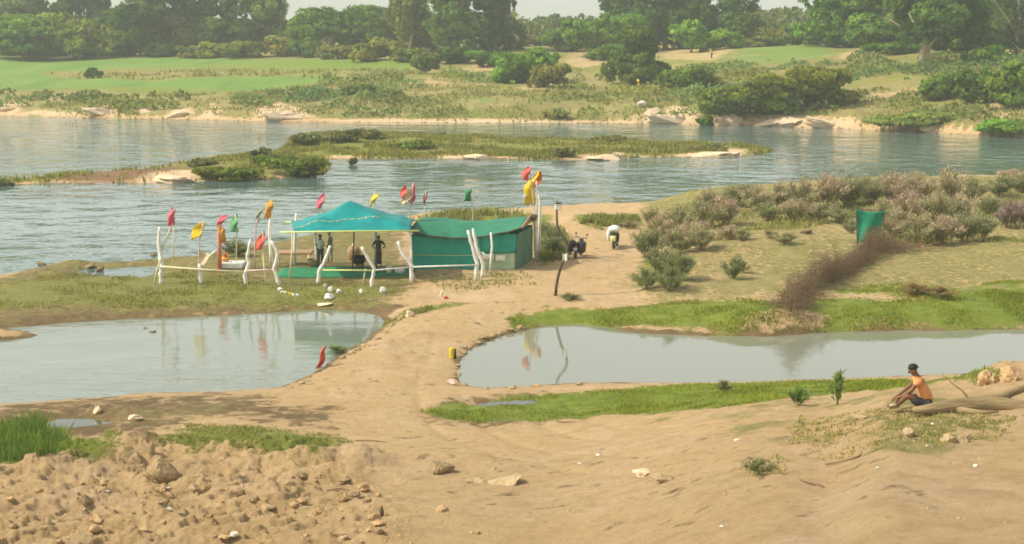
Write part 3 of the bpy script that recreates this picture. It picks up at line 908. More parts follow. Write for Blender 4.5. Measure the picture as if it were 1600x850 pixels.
_seed = [100]
def tree(name, cat, label, px, top, wpx, Y=None, base=None, style='round', color=(.06, .10, .02), group=None, trunk=True, leaf=None, dens=1.0, bark='bark', hue=.12, z_off=0):
    _seed[0] += 1
    if Y is None:
        b = ground(px, base)
    else:
        x = (px - 800) / F * Y * 1.0
        q = atd(px, 60, Y); b = Vector((q.x, Y, gz(q.x, Y)))
    s = F / b.y
    w = wpx / s * (1.5 if style in ('round', 'tall', 'feather') else 1.3)
    color = tuple(c * k for c, k in zip(color, (2.2, 2.25, 1.5)))
    h = max(.5, atd(px, top, b.y).z - b.z)
    t = thing(name, b - Vector((0, 0, .15)), label, cat, group)
    apx = wpx * h * s * 1.8
    lf = leaf or max(.26, 3.7 / s)
    n = int(np.clip(dens * apx * 1.0, 400, 16000))
    me_, C, RD = crown_mesh(w, h, lf, n, _seed[0], style, hue=hue)
    child_obj('crown', me_, t, color)
    if trunk:
        r = random.Random(_seed[0])
        mb = MB(); o = t.location
        r0 = max(.10, h * .028)
        th = h * .5
        lean = Vector((r.uniform(-.1, .1) * w, 0, 0))
        pts = [o + lean * (k / 4) + Vector((r.uniform(-.02, .02) * w, 0, th * k / 4)) for k in range(5)]
        mb.tube(pts, [r0 * 1.5, r0, r0 * .85, r0 * .7, r0 * .4], 7)
        order = sorted(range(len(C)), key=lambda i: -RD[i][0])[:9]
        for i in order:
            st = pts[r.choice([1, 2, 3])]; en = o + Vector(C[i])
            md = st.lerp(en, .5) + Vector((0, 0, h * .04))
            mb.tube([st, md, en], [r0 * .5, r0 * .3, r0 * .1], 5)
        mb.build('trunk', bark, t)
    return t

DK = (.045, .080, .018); MD = (.070, .120, .022); LT = (.105, .175, .030); YL = (.145, .16, .035); OL = (.12, .135, .032); BR = (.13, .13, .045); GG = (.085, .115, .050); PK = (.26, .17, .13)
T = 'trees on the far bank'
# name, category, label, px, top, width px, depth, style, colour
TREES = [
 ('tree', 'tree', 'tall dark tree cut by the left edge of the view behind the light round tree', 15, -40, 110, 408, 'tall', GG),
 ('tree', 'tree', 'light green round tree at the far left edge of the crop field', 38, 16, 105, 388, 'round', LT),
 ('tree', 'tree', 'tall grey-green tree just left of the first sky gap', 62, -6, 60, 420, 'tall', GG),
 ('tree', 'tree', 'wide olive tree right of the first sky gap', 112, 20, 92, 392, 'round', OL),
 ('tree', 'tree', 'tall tree reaching past the frame above the wide olive tree', 128, -40, 78, 430, 'tall', MD),
 ('tree', 'tree', 'rounded tree with yellow-tinged top edge at the left wood', 152, 28, 68, 385, 'round', (.13, .155, .03)),
 ('tree', 'tree', 'tall deep green tree right of the second sky gap', 208, -25, 82, 388, 'tall', DK),
 ('tree', 'tree', 'tall brownish-green tree beside the deep green tree', 262, -45, 95, 392, 'tall', (.115, .115, .04)),
 ('tree', 'tree', 'tall green tree left of the narrow sky slot', 325, -45, 80, 395, 'tall', MD),
 ('tree', 'tree', 'dark bushy tree low in front of the wood below the narrow sky slot', 355, 25, 70, 390, 'round', DK),
 ('tree', 'tree', 'tall olive tree standing alone right of the narrow sky slot', 405, -32, 78, 398, 'tall', (.10, .125, .03)),
 ('tree', 'tree', 'big rounded tree with sloping crown at the end of the left wood', 520, 8, 108, 372, 'round', MD),
 ('tree', 'tree', 'round green tree filling the wood under the flat pale crown', 580, 28, 80, 378, 'round', OL),
 ('flat_topped_tree', 'tree', 'pale flat-topped tree showing against the sky between rounded trees', 588, 2, 66, 470, 'flat', GG),
 ('tree', 'tree', 'tall olive tree with hanging foliage left of the tallest green pair', 642, -50, 84, 362, 'feather', (.115, .13, .03)),
 ('tree', 'tree', 'tall dense green tree left half of the central pair', 712, -60, 86, 352, 'tall', MD),
 ('tree', 'tree', 'tall dense green tree edging the wide middle sky gap', 765, -40, 84, 355, 'tall', DK),
 ('tree', 'tree', 'small dark domed tree far off in the wide middle sky gap', 862, 22, 48, 480, 'round', DK),
 ('tree', 'tree', 'grey-brown low tree below the small dome in the sky gap', 830, 42, 90, 400, 'round', (.12, .115, .05)),
 ('tree', 'tree', 'bright green spreading tree right of the middle sky gap', 942, 2, 84, 335, 'round', (.085, .150, .025)),
 ('tree', 'tree', 'dark upright tree behind the bright spreading tree', 975, -15, 60, 372, 'tall', DK),
 ('tree', 'tree', 'tall dark green tree above the bare hillside path', 1040, -50, 110, 345, 'tall', DK),
 ('tree', 'tree', 'tall dark green tree with broad crown left of the pink shrub', 1112, -40, 110, 350, 'tall', (.05, .09, .02)),
 ('tree', 'tree', 'small bright round tree with leaning stem on the hillside', 1080, 27, 42, 322, 'round', LT),
 ('tree', 'tree', 'pale grey-green round tree right of the tall dark pair', 1168, 20, 62, 350, 'round', GG),
 ('tree', 'tree', 'dull green tree sloping down behind the pink shrub', 1190, 8, 80, 400, 'round', (.07, .10, .04)),
 ('tree', 'tree', 'small dark rounded tree alone against the sky beside the pink shrub', 1236, 2, 28, 390, 'round', DK),
 ('tree', 'tree', 'tall bright green tree right of the small lone tree', 1302, -45, 92, 310, 'round', (.075, .150, .022)),
 ('tree', 'tree', 'bright green tree left of the last sky notch', 1345, -20, 66, 305, 'round', LT),
 ('tree', 'tree', 'low spreading green tree over the path at the right hill', 1385, 24, 96, 285, 'round', MD),
 ('tree', 'tree', 'olive tree peeping over the wood left of the second sky gap', 175, 12, 60, 415, 'round', OL),
 ('tree', 'tree', 'dull green tree low between the two trees left of the narrow sky slot', 292, 18, 70, 405, 'round', (.08, .105, .035)),
 ('tree', 'tree', 'low olive tree under the flat pale crown', 610, 34, 70, 400, 'round', OL),
 ('tree', 'tree', 'green rounded tree between the hanging-foliage tree and the central pair', 675, 22, 70, 372, 'round', MD),
 ('tree', 'tree', 'low green tree left of the bright green spreading tree', 900, 42, 70, 350, 'round', MD),
 ('tree', 'tree', 'low olive tree under the small lone tree', 1225, 36, 90, 345, 'round', OL),
 ('tree', 'tree', 'rounded dull green tree on the crest left of the bright tall tree', 1270, 34, 70, 325, 'round', (.075, .11, .035)),
 ('tree', 'tree', 'dark rounded tree behind the right half of the forked trunk tree', 1530, 20, 90, 275, 'round', DK),
]
for i, (nm, cat, lab, px, top, w, Y, st, c) in enumerate(TREES):
    tree(nm, cat, lab, px, top, w, Y=Y, style=st, color=c, group=T)
# the large tree on the right hill with the forked pale trunk
def big_tree():
    b = ground(1440, 104)
    s = F / b.y
    t = thing('spreading_tree', b - Vector((0, 0, .2)), 'large spreading tree with forked pale trunk on the right hill', 'tree', T)
    me_, C, RD = crown_mesh(190 / s, 128 / s, .5, 9500, 901, 'round', hue=.14)
    me_.transform(Matrix.Translation((22 / s, 1.5, 26 / s)))
    child_obj('crown', me_, t, (.12, .20, .04))
    mb = MB(); o = b
    P = lambda x, y, dy=0: atd(x, y, b.y + dy)
    mb.tube([P(1440, 107), P(1441, 90), P(1445, 72), P(1436, 50), P(1420, 20)], [.75, .5, .42, .3, .12], 8)
    mb.tube([P(1441, 88), P(1452, 72), P(1470, 50), P(1500, 20)], [.38, .3, .25, .1], 7)
    mb.tube([P(1462, 62, 1), P(1510, 40, 2), P(1560, 22, 3)], [.2, .16, .06], 6)
    mb.tube([P(1456, 100), P(1450, 88), P(1454, 74)], [.3, .2, .18], 6)
    mb.tube([P(1436, 52), P(1405, 40), P(1390, 30)], [.2, .12, .05], 6)
    mb.build('trunk', 'palebark', t)
big_tree()
tree('tree', 'tree', 'dense dark tree filling the hill right of the forked trunk', 1490, 25, 90, Y=268, style='round', color=DK, group=T)
tree('tree', 'tree', 'tall leafy tree behind the forked trunk tree', 1450, -60, 150, Y=292, style='tall', color=MD, group=T)
tree('tree', 'tree', 'tall dark tree at the upper right edge behind bare pale stems', 1560, -50, 120, Y=285, style='tall', color=(.06, .095, .028), group=T)
# bare pale stems on the right edge
bb = ground(1588, 92)
t = thing('bare_tree', bb - Vector((0, 0, .2)), 'thin tree with bare pale stems and sparse leaves at the right edge', 'tree', T)
mb = MB(); P = lambda x, y, dy=0: atd(x, y, bb.y + dy)
mb.tube([P(1588, 94), P(1589, 60), P(1594, 25), P(1590, -10)], [.3, .22, .16, .07], 6)
mb.tube([P(1589, 60), P(1578, 35), P(1560, 10), P(1548, -10)], [.15, .12, .08, .04], 5)
mb.tube([P(1590, 45), P(1604, 20), P(1612, -10)], [.12, .1, .04], 5)
mb.tube([P(1578, 36), P(1566, 34), P(1552, 24)], [.08, .05, .02], 5)
mb.build('trunk', 'palebark', t)
s_ = F / bb.y
me_, C, RD = crown_mesh(70 / s_, 100 / s_, .35, 900, 905, 'feather')
child_obj('crown', me_, t, (.10, .13, .045))
tree('tree', 'tree', 'feathery grey-green tree standing low on the bank beyond the island', 993, 38, 90, base=130, style='feather', color=(.075, .105, .030), group=T, dens=1.4)

B = 'bushes on the far bank'
BUSHES = [
 ('lone dark round bush standing in the crop field', 148, 100, 22, 122, DK, 'bush'),
 ('yellow flowering bush low in the left wood beneath the rounded tree', 100, 66, 34, 86, YL, 'bush'),
 ('olive bush left of the yellow flowering bush', 60, 62, 50, 87, OL, 'bush'),
 ('brown-green bush under the deep green tree', 140, 66, 44, 88, BR, 'bush'),
 ('dark green bush at the foot of the brownish tree', 250, 62, 60, 88, DK, 'bush'),
 ('dark green bush below the second sky gap', 180, 60, 46, 88, DK, 'bush'),
 ('tan bush under the narrow sky slot', 300, 66, 50, 90, BR, 'bush'),
 ('tall yellow bush near the lone olive tree', 335, 56, 40, 90, YL, 'bush'),
 ('olive bush at the foot of the lone olive tree', 378, 54, 60, 90, OL, 'bush'),
 ('rusty yellow bush between the lone olive tree and the big rounded tree', 442, 46, 50, 88, (.16, .15, .045), 'bush'),
 ('dark bush in front of the big rounded tree', 478, 45, 50, 90, MD, 'bush'),
 ('tan scrub in front of the big rounded tree', 530, 64, 60, 92, BR, 'bush'),
 ('yellow-orange bush under the flat pale crown', 598, 50, 66, 94, (.15, .155, .04), 'bush'),
 ('olive bush below the tree with hanging foliage', 640, 64, 50, 96, OL, 'bush'),
 ('grey-green round bush at the end of the crop field', 662, 74, 44, 116, GG, 'bush'),
 ('dark bush at the foot of the central tree pair', 705, 66, 60, 100, DK, 'bush'),
 ('green bush right of the central tree pair foot', 765, 70, 64, 104, MD, 'bush'),
 ('bright green mounded bush on the slope below the middle sky gap', 828, 62, 84, 128, (.085, .150, .028), 'bush'),
 ('brown-green bush leaning on the bright mounded bush', 862, 84, 52, 136, (.12, .125, .04), 'bush'),
 ('small dark bush left of the bright mounded bush', 795, 100, 26, 130, DK, 'bush'),
 ('bushy green growth at the foot of the bright spreading tree', 955, 60, 70, 92, MD, 'bush'),
 ('long low bush left of the large bank bush', 1078, 92, 76, 138, (.09, .125, .03), 'bush'),
 ('light green bush on the crest right of the small bright tree', 1130, 40, 60, 76, LT, 'bush'),
 ('pale bush on the crest above the teal crop patch', 1170, 50, 60, 74, (.13, .16, .05), 'bush'),
 ('pinkish bush with dry blossom against the sky', 1205, 12, 60, 60, PK, 'bush'),
 ('green bush on the crest below the pinkish bush', 1228, 34, 70, 66, MD, 'bush'),
 ('large olive bush overhanging the right bank, left half of the pair', 1172, 98, 120, 180, (.105, .13, .028), 'bush'),
 ('large olive bush on the right bank, right half of the pair', 1268, 84, 118, 165, (.11, .135, .028), 'bush'),
 ('dark bush under the tall bright green tree', 1320, 46, 60, 74, DK, 'bush'),
 ('green bush by the path left of the forked trunk', 1392, 58, 70, 84, MD, 'bush'),
 ('wide green bush casting shade below the forked trunk', 1478, 98, 72, 152, (.085, .125, .025), 'bush'),
 ('dense bush right of the wide shaded bush', 1535, 92, 72, 158, (.07, .115, .025), 'bush'),
 ('green bush cut by the right edge of the view', 1592, 78, 90, 165, (.09, .135, .03), 'bush'),
 ('upright bush on the slope at the foot of the bare pale stems', 1540, 62, 70, 100, MD, 'bush'),
 ('low leafy bush hanging over the far shore at the right edge', 1575, 178, 90, 212, LT, 'bush'),
 ('low bush at the waterline between two pale rocks', 1103, 176, 22, 196, MD, 'bush'),
 ('spreading low bush on the right bank slope', 1430, 170, 110, 196, (.13, .155, .045), 'bush'),
 ('low dark shrub above the long sand beach', 560, 128, 50, 148, (.08, .10, .03), 'bush'),
 ('low dark shrub right of the shrub above the long sand beach', 612, 134, 34, 152, (.08, .10, .03), 'bush'),
 ('dry arched weeds on the bank above the long beach', 868, 160, 30, 186, (.2, .2, .09), 'bush'),
]
for (lab, px, top, w, base, c, st) in BUSHES:
    tree('bush', 'bush', lab, px, top, w, base=base, style=st, color=c, group=B, trunk=(w > 80), dens=1.1, hue=.16)

# undergrowth that closes the wood behind the countable trees
def undergrowth():
    r = np.random.default_rng(77)
    n = 34000
    px = r.uniform(-250, 1900, n); Y = np.interp(px, [-250, 500, 800, 1100, 1600, 1900], [425, 410, 395, 375, 320, 320]) + r.uniform(0, 50, n)
    x = (px - 800) / F * Y
    z0 = height(x, Y)
    hh = 4.2 + 4.2 * vnoise(x / 7, Y / 25, 5) + 2.5 * vnoise(x / 2.5, Y / 9, 6)
    z = z0 + hh * np.sqrt(r.uniform(0, 1, n))
    c = np.stack([x, Y, z], 1)
    nrm = rand_dirs(n, r, .5); nrm[:, 1] -= .6
    nrm /= np.linalg.norm(nrm, axis=1, keepdims=True)
    V = leaf_quads(c, nrm, r.uniform(.6, 1.3, n), r)
    f = r.uniform(.6, 1.3, n) * (.7 + .6 * vnoise(x / 4, z / 2, 8)); hs = .3 * (vnoise(x / 11, z / 9, 9) - .4)
    tone = np.stack([f * (1 + hs), f, f * (1 - hs)], 1)
    o = child_obj('undergrowth', quads_mesh('undergrowth', V, tone, MAT['leaf']), None, (.17, .20, .06))
    tag(o, 'mixed green undergrowth closing the wood on the far bank', 'undergrowth', kind='stuff')
undergrowth()
def slope_scrub():
    r = np.random.default_rng(78)
    n = 60000
    px = r.uniform(-250, 1900, n); fd = r.uniform(1.5, 60, n) ** 1.0
    fd = np.where(px < 500, np.minimum(fd, 2 + (fd * .45)), fd)
    U_ = (px - 800) / F
    ysh = np.interp(U_, FAR_LINE[:, 0] / FAR_LINE[:, 1], FAR_LINE[:, 1])
    Y = ysh + fd; x = U_ * Y
    nz = vnoise(x / 5.5, Y / 5.5, 15) * .6 + vnoise(x / 2, Y / 2, 16) * .4
    k = nz > .60 - .13 * (px > 1000) + .05 * (px < 500)
    x, Y, nz = x[k], Y[k], nz[k]
    z = height(x, Y) + (nz - .44) * 4.2 * np.sqrt(r.uniform(0, 1, len(x)))
    n = len(x); c = np.stack([x, Y, z], 1)
    nrm = rand_dirs(n, r, .8); nrm[:, 1] -= .4; nrm /= np.linalg.norm(nrm, axis=1, keepdims=True)
    V = leaf_quads(c, nrm, r.uniform(.25, .6, n), r)
    f = r.uniform(.65, 1.25, n) * (.7 + .6 * vnoise(x / 9, Y / 9, 18)); hs = .5 * (vnoise(x / 16, Y / 12, 19) - .4)
    o = child_obj('scrub', quads_mesh('scrub', V, np.stack([f * (1 + hs), f, f * (1 - hs)], 1), MAT['leaf']), None, (.20, .27, .075))
    tag(o, 'low green and olive scrub spread over the far bank slope', 'scrub', kind='stuff')
slope_scrub()

# ------------------------------------------------------------------ grass and weeds on the ground (nobody could count them)
def inpoly(n, poly, r):
    P0 = poly.min(0); P1 = poly.max(0)
    x = r.uniform(P0[0], P1[0], n * 3); y = r.uniform(P0[1], P1[1], n * 3)
    m = sdf(x, y, poly) < 0
    return x[m][:n], y[m][:n]

def blades(x, y, h, w, r, lean=.35, seg=1):
    """each blade: a narrow quad, base wide, tip thin"""
    n = len(x); z = height(x, y)
    a = r.uniform(0, 2 * math.pi, n); dx = np.cos(a) * w / 2; dy = np.sin(a) * w / 2
    lx = r.normal(0, lean, n) * h; ly = r.normal(0, lean, n) * h
    b0 = np.stack([x - dx, y - dy, z - .02], 1); b1 = np.stack([x + dx, y + dy, z - .02], 1)
    t1 = np.stack([x + dx * .25 + lx, y + dy * .25 + ly, z + h], 1); t0 = np.stack([x - dx * .25 + lx, y - dy * .25 + ly, z + h], 1)
    return np.stack([b0, b1, t1, t0], 1)

def grass(name, specs, color, label, cat='grass', seed=1, hue=.2):
    r = np.random.default_rng(seed); VV = []; TT = []
    for (poly, n, h, w, patch) in specs:
        x, y = inpoly(n * 2, poly, r)
        if patch:
            keep = vnoise(x / patch, y / patch, seed + 3) + .35 * vnoise(x / patch * 3, y / patch * 3, seed + 4) > r.uniform(.45, 1.0, len(x))
            x, y = x[keep], y[keep]
        if name == 'island_grass':
            pu = 800 + F * x / y; k = (pu > 330) | (r.uniform(0, 1, len(x)) < .12) | ((pu < 110) & (r.uniform(0, 1, len(x)) < .5)); x, y = x[k], y[k]
        x, y = x[:n], y[:n]
        s_, _ = land_sd(x, y); k = s_ > .05
        x, y = x[k], y[k]
        hv = h * r.uniform(.4, 1.2, len(x)) * (.55 + .9 * vnoise(x / .9, y / .9, 9))
        V = blades(x, y, hv, w * r.uniform(.6, 1.4, len(x)), r)
        f = r.uniform(.6, 1.35, len(x)) * (.75 + .5 * vnoise(x / 1.1, y / 1.1, 12)); hs = hue * r.normal(0, .6, len(x))
        VV.append(V); TT.append(np.stack([f * (1 + hs), f, f * (1 - abs(hs))], 1))
    o = child_obj(name, quads_mesh(name, np.concatenate(VV), np.concatenate(TT), MAT['leaf']), None, color)
    return tag(o, label, cat, kind='stuff')

grass('grass', [(W_G1, 26000, .07, .03, 1.0), (W_G2, 36000, .10, .045, 1.5)], (.27, .31, .05), 'bright green grass in strips along the right pond', seed=21)
TL = GP([(-80, 735), (-80, 672), (0, 668), (60, 668), (105, 682), (112, 704), (60, 718), (0, 724)])
grass('tall_grass', [(TL, 8000, .46, .028, .7)], (.17, .25, .055), 'tall green grass clump at the left edge', seed=31)
grass('grass', [(GP(G5), 5000, .06, .04, .8), (W_G3, 16000, .09, .045, 1.3)], (.25, .25, .07), 'dull olive grass on the muddy flats', seed=41)
grass('weeds', [(GP([(1250, 650), (1420, 645), (1590, 650), (1560, 690), (1400, 705), (1320, 722), (1230, 690)]), 3800, .05, .035, .4),
                (GP([(1165, 718), (1200, 708), (1235, 722), (1215, 742), (1180, 744), (1150, 735)]), 260, .06, .03, .3),
                (GP([(0, 730), (600, 760), (600, 850), (0, 850)]), 300, .04, .03, .5)], (.36, .33, .12), 'straggly weeds on the sandy slope below the log', seed=51)
isl_core = ISLAND
grass('island_grass', [(isl_core, 46000, .36, .16, 3.0)], (.27, .27, .075), 'rough grass covering the river island', seed=61, hue=.25)
WR = [GP([(640, 345), (700, 333), (830, 333), (830, 345)]), GP([(835, 385), (870, 362), (895, 375), (890, 405), (850, 415)]), GP([(905, 350), (930, 338), (995, 338), (1005, 352), (940, 360)]),
      GP([(1000, 330), (1200, 300), (1600, 285), (1750, 290), (1750, 380), (1500, 380), (1380, 390), (1340, 345), (1170, 365), (1060, 395)]),
      GP([(640, 430), (820, 425), (850, 445), (700, 460)]), GP([(590, 510), (640, 485), (700, 475), (650, 492)])]
grass('weeds', [(WR[0], 1500, .4, .1, 1.5), (WR[1], 1800, .40, .09, .9), (WR[2], 1800, .35, .1, 1), (WR[3], 18000, .25, .08, 1.6), (WR[4], 700, .14, .06, 1), (WR[5], 900, .14, .05, .8)],
      (.27, .28, .09), 'green and yellow weeds on the dunes behind the shelter', seed=71)
farp = GP([(-200, 184), (-200, 150), (330, 146), (640, 126), (900, 140), (1100, 130), (1300, 140), (1600, 150), (1750, 160), (1750, 216), (1300, 196), (1100, 190), (600, 186)])
grass('bank_scrub', [(farp, 20000, .40, .25, 5.0), (GP([(60, 114), (260, 111), (640, 109), (760, 111), (600, 120), (300, 121), (110, 123)]), 2200, .6, .3, 3.0)], (.30, .30, .11), 'dry scrub along the far river bank', seed=81, hue=.3)

# ------------------------------------------------------------------ feathery shrubs on the sandy flat
def shrub_mesh(seed, w=1.0, h=1.0, stems=26, leaf=.055, n=3000):
    r = np.random.default_rng(seed)
    V = []; TN = []
    for k in range(stems):
        a = r.uniform(0, 2 * math.pi); q = r.uniform(0, 1) ** .6
        tip = np.array([math.cos(a) * q * .5 * w, math.sin(a) * q * .5 * w, h * (1.0 - .45 * q * q) * r.uniform(.7, 1.08)])
        rt = np.array([math.cos(a) * q * .10 * w, math.sin(a) * q * .10 * w, -.03])
        m = n // stems
        t = r.uniform(.12, 1.02, m) ** .8
        P = rt + (tip - rt) * t[:, None]
        P[:, 2] += .10 * h * np.sin(t * math.pi)
        P += r.normal(0, .035 * w, (m, 3)) * (.5 + t[:, None])
        ax = (tip - rt) / np.linalg.norm(tip - rt)
        d = ax + r.normal(0, .55, (m, 3)); d /= np.linalg.norm(d, axis=1, keepdims=True)
        b = np.cross(d, r.normal(size=(m, 3))); b /= np.linalg.norm(b, axis=1, keepdims=True)
        L = leaf * r.uniform(.7, 1.8, m)[:, None]; W = L * .26
        V.append(np.stack([P - b * W * .4, P + b * W * .4, P + d * L + b * W * .3, P + d * L - b * W * .3], 1))
        top = sstep(.62, 1.0, t) * r.uniform(.3, 1.0)
        f = r.uniform(.7, 1.3, m) * r.uniform(.8, 1.2)
        # stem tips carry pale pink flower heads
        TN.append(np.stack([f * (1 + .75 * top), f * (1 + .42 * top), f * (1 + .95 * top)], 1))
        # the woody stem
        for i in range(3):
            p0 = rt + (tip - rt) * (i / 3); p1 = rt + (tip - rt) * ((i + 1) / 3)
            p0[2] += .10 * h * math.sin(i / 3 * math.pi); p1[2] += .10 * h * math.sin((i + 1) / 3 * math.pi)
            sd = np.array([-math.sin(a), math.cos(a), 0]) * .008
            V.append(np.array([[p0 - sd, p0 + sd, p1 + sd, p1 - sd]])); TN.append(np.array([[1.3, .8, .7]]))
    return quads_mesh('shrub', np.concatenate(V), np.concatenate(TN), MAT['leaf'])
SHR = [shrub_mesh(300 + i) for i in range(6)]
SH_ROWS = [  # (px, base y, height px, width px)
 (1010, 402, 50, 62), (1035, 428, 44, 60), (1062, 438, 46, 60), (1010, 452, 34, 48), (1048, 455, 40, 52), (1145, 436, 38, 40), (1160, 426, 20, 26),
 (1060, 396, 42, 56), (1095, 392, 40, 54), (1030, 372, 36, 50), (1060, 362, 44, 56), (1100, 356, 48, 60), (1085, 378, 36, 54), (1130, 352, 44, 58), (1015, 350, 24, 36),
 (1140, 375, 24, 40), (1160, 376, 20, 34), (1225, 380, 18, 44), (1205, 372, 14, 26),
 (1110, 328, 34, 44), (1145, 322, 32, 50), (1180, 330, 40, 56), (1215, 325, 42, 56), (1250, 328, 52, 62), (1290, 325, 56, 66), (1325, 322, 48, 60), (1240, 345, 34, 56),
 (1200, 345, 30, 50), (1280, 345, 30, 54), (1315, 350, 28, 50), (1360, 318, 42, 60), (1400, 320, 48, 64), (1440, 322, 50, 64), (1480, 315, 50, 66), (1520, 312, 36, 56),
 (1560, 306, 34, 56), (1595, 300, 34, 54), (1420, 345, 46, 66), (1460, 348, 48, 66), (1500, 345, 42, 62), (1400, 372, 48, 60), (1435, 380, 50, 66), (1470, 382, 48, 66),
 (1505, 378, 46, 64), (1535, 372, 38, 56), (1380, 352, 40, 54), (1330, 365, 24, 30), (1575, 356, 44, 44), (1602, 356, 48, 48), (1545, 335, 30, 48), (1640, 340, 46, 60), (1690, 330, 50, 70),
 (1350, 300, 26, 44), (1390, 296, 26, 46), (1160, 306, 20, 40), (1300, 300, 26, 44), (1430, 294, 24, 44), (1580, 282, 18, 50), (1490, 290, 22, 46),
 (985, 357, 14, 30), (860, 398, 32, 44), (850, 372, 26, 36), (866, 384, 30, 38), (1430, 462, 22, 60), (1470, 466, 20, 54), (890, 470, 12, 34), (530, 553, 14, 36), (370, 400, 26, 52),
]
rs = random.Random(5)
ORD = ['leftmost', 'second from left', 'third from left', 'fourth from left', 'fifth from left', 'sixth from left', 'seventh from left', 'eighth from left', 'ninth from left', 'tenth from left',
       'eleventh from left', 'twelfth from left', 'thirteenth from left']
SPECIAL = {(370, 400): 'rounded green shrub at the water behind the shrine platform', (1430, 462): 'low brown shrub on the green grass right of the brush fence, left one of two', (1470, 466): 'low brown shrub on the green grass right of the brush fence, right one of two',
           (530, 553): 'small green shrub at the water beside the red flag on the causeway', (890, 470): 'low green tuft at the foot of the crooked lamp pole',
           (1145, 436): 'upright green shrub alone on bare sand left of the brush fence', (1160, 426): 'small green shrub touching the back of the lone upright shrub',
           (985, 357): 'small green shrub just behind the scooter with the white load', (1225, 380): 'low dark green shrub on the bare sand left of the hanging green cloth',
           (1205, 372): 'smallest green shrub on the bare sand left of the hanging green cloth', (860, 398): 'largest green shrub beside the right end of the tarpaulin hut',
           (850, 372): 'green shrub against the white flag posts at the hut end', (866, 384): 'green shrub between the hut end and the crooked lamp pole', (1330, 365): 'small shrub right behind the left edge of the hanging green cloth'}
def shrub_zone(px, by):
    if by > 340 and 1370 <= px <= 1545: return ('grey-pink feathery shrub right of the hanging cloth', 'front' if by > 360 else 'back')
    if 990 <= px <= 1170 and by > 340: return ('feathery green shrub right of the scooters', 'front' if by > 420 else ('middle' if by > 375 else 'back'))
    if px > 1545: return ('dry grey-pink shrub near the right edge', 'front' if by > 325 else 'back')
    return ('feathery pink-tipped shrub of the riverside thicket', 'front' if by > 335 else ('middle' if by > 309 else 'back'))
zones = {}
for (px, by, hp, wp) in SH_ROWS:
    if (px, by) not in SPECIAL: zones.setdefault(shrub_zone(px, by), []).append((px, by))
for v in zones.values(): v.sort()
def shrub_label(px, by, h, w):
    if (px, by) in SPECIAL: return SPECIAL[(px, by)]
    z = shrub_zone(px, by)
    return z[0] + ', ' + z[1] + ' row, ' + ORD[zones[z].index((px, by))]
for i, (px, by, hp, wp) in enumerate(SH_ROWS):
    b = ground(px, by); s = F / b.y
    o = bpy.data.objects.new('shrub', SHR[i % 6]); col.objects.link(o)
    o.location = b; o.scale = (wp / s * 1.05, wp / s * 1.05, hp / s * 1.0); o.rotation_euler = (0, 0, rs.uniform(0, 6.28))
    lower = px < 900 or by > 425
    o.color = ((.19, .235, .09, 1) if lower else rs.choice([(.30, .31, .14, 1), (.33, .32, .16, 1), (.25, .28, .12, 1), (.35, .31, .175, 1)]))
    if by > 458 and px > 1400: o.color = (.28, .24, .09, 1)
    if px in (1575, 1602): o.color = (.30, .25, .19, 1)
    tag(o, shrub_label(px, by, hp, wp), 'shrub', 'feathery shrubs on the sandy flat')
# small plants of the near bank
for k, (px, by, hp, wp, lab) in enumerate([(1247, 634, 30, 40, 'leafy weed clump left of the tallest upright weed'), (1308, 632, 52, 34, 'tall upright green weed on the pond bank left of the seated man'),
                            (1190, 742, 26, 56, 'grey-green weed tuft on the bare slope'),
                            (1130, 612, 18, 30, 'low green weed in the green strip')]):
    b = ground(px, by); s = F / b.y
    o = bpy.data.objects.new('weed', shrub_mesh(400 + k, stems=14, n=700, leaf=.12)); col.objects.link(o)
    o.location = b; o.scale = (wp / s, wp / s, hp / s); o.color = (.16, .25, .06, 1) if k < 2 else (.22, .24, .10, 1)
    tag(o, lab, 'weed', 'single weeds on the near bank')
# scrub on the island
for k, (px, by, hp, wp, lab) in enumerate([(408, 250, 26, 34, 'tall grey-green shrub at the neck of the river island'), (360, 280, 26, 110, 'long dense green shrub at the water left of the island neck'),
                            (465, 272, 32, 110, 'dense green shrub on the island point nearest the shelter'), (480, 228, 26, 60, 'feathery shrub at the left shoulder of the island'),
                            (530, 222, 24, 70, 'grey-green shrub on the island crest, left of the tallest'), (575, 216, 18, 60, 'tallest grey shrub on the island crest'),
                            (320, 262, 18, 50, 'low shrub above the pale island rock'), (690, 214, 8, 14, 'small dark shrub on the far side of the island'), (552, 258, 14, 14, 'small dark shrub standing in the water below the island'),
                            (880, 246, 18, 40, 'green shrub left of the middle pale rock of the island'), (950, 222, 12, 60, 'low green shrub on the back edge of the island'),
                            (1110, 236, 12, 60, 'low dark shrub behind the right pale rock of the island'), (10, 290, 12, 26, 'small green shrub at the left tip of the island spit'),
                            (430, 262, 26, 70, 'rounded green shrub in the middle of the island neck'), (640, 232, 18, 70, 'low green shrub in the middle of the island')]):
    b = ground(px, by); s = F / b.y
    me_, _, _ = crown_mesh(wp / s, hp / s, 3.4 / s, int(wp * hp * 1.1) + 160, 500 + k, 'bush', hue=.14)
    o = child_obj('shrub', me_, None, (.19, .24, .045) if k in (1, 2, 13, 14) else (.22, .235, .085)); o.location = b
    tag(o, lab, 'shrub', 'shrubs on the river island')
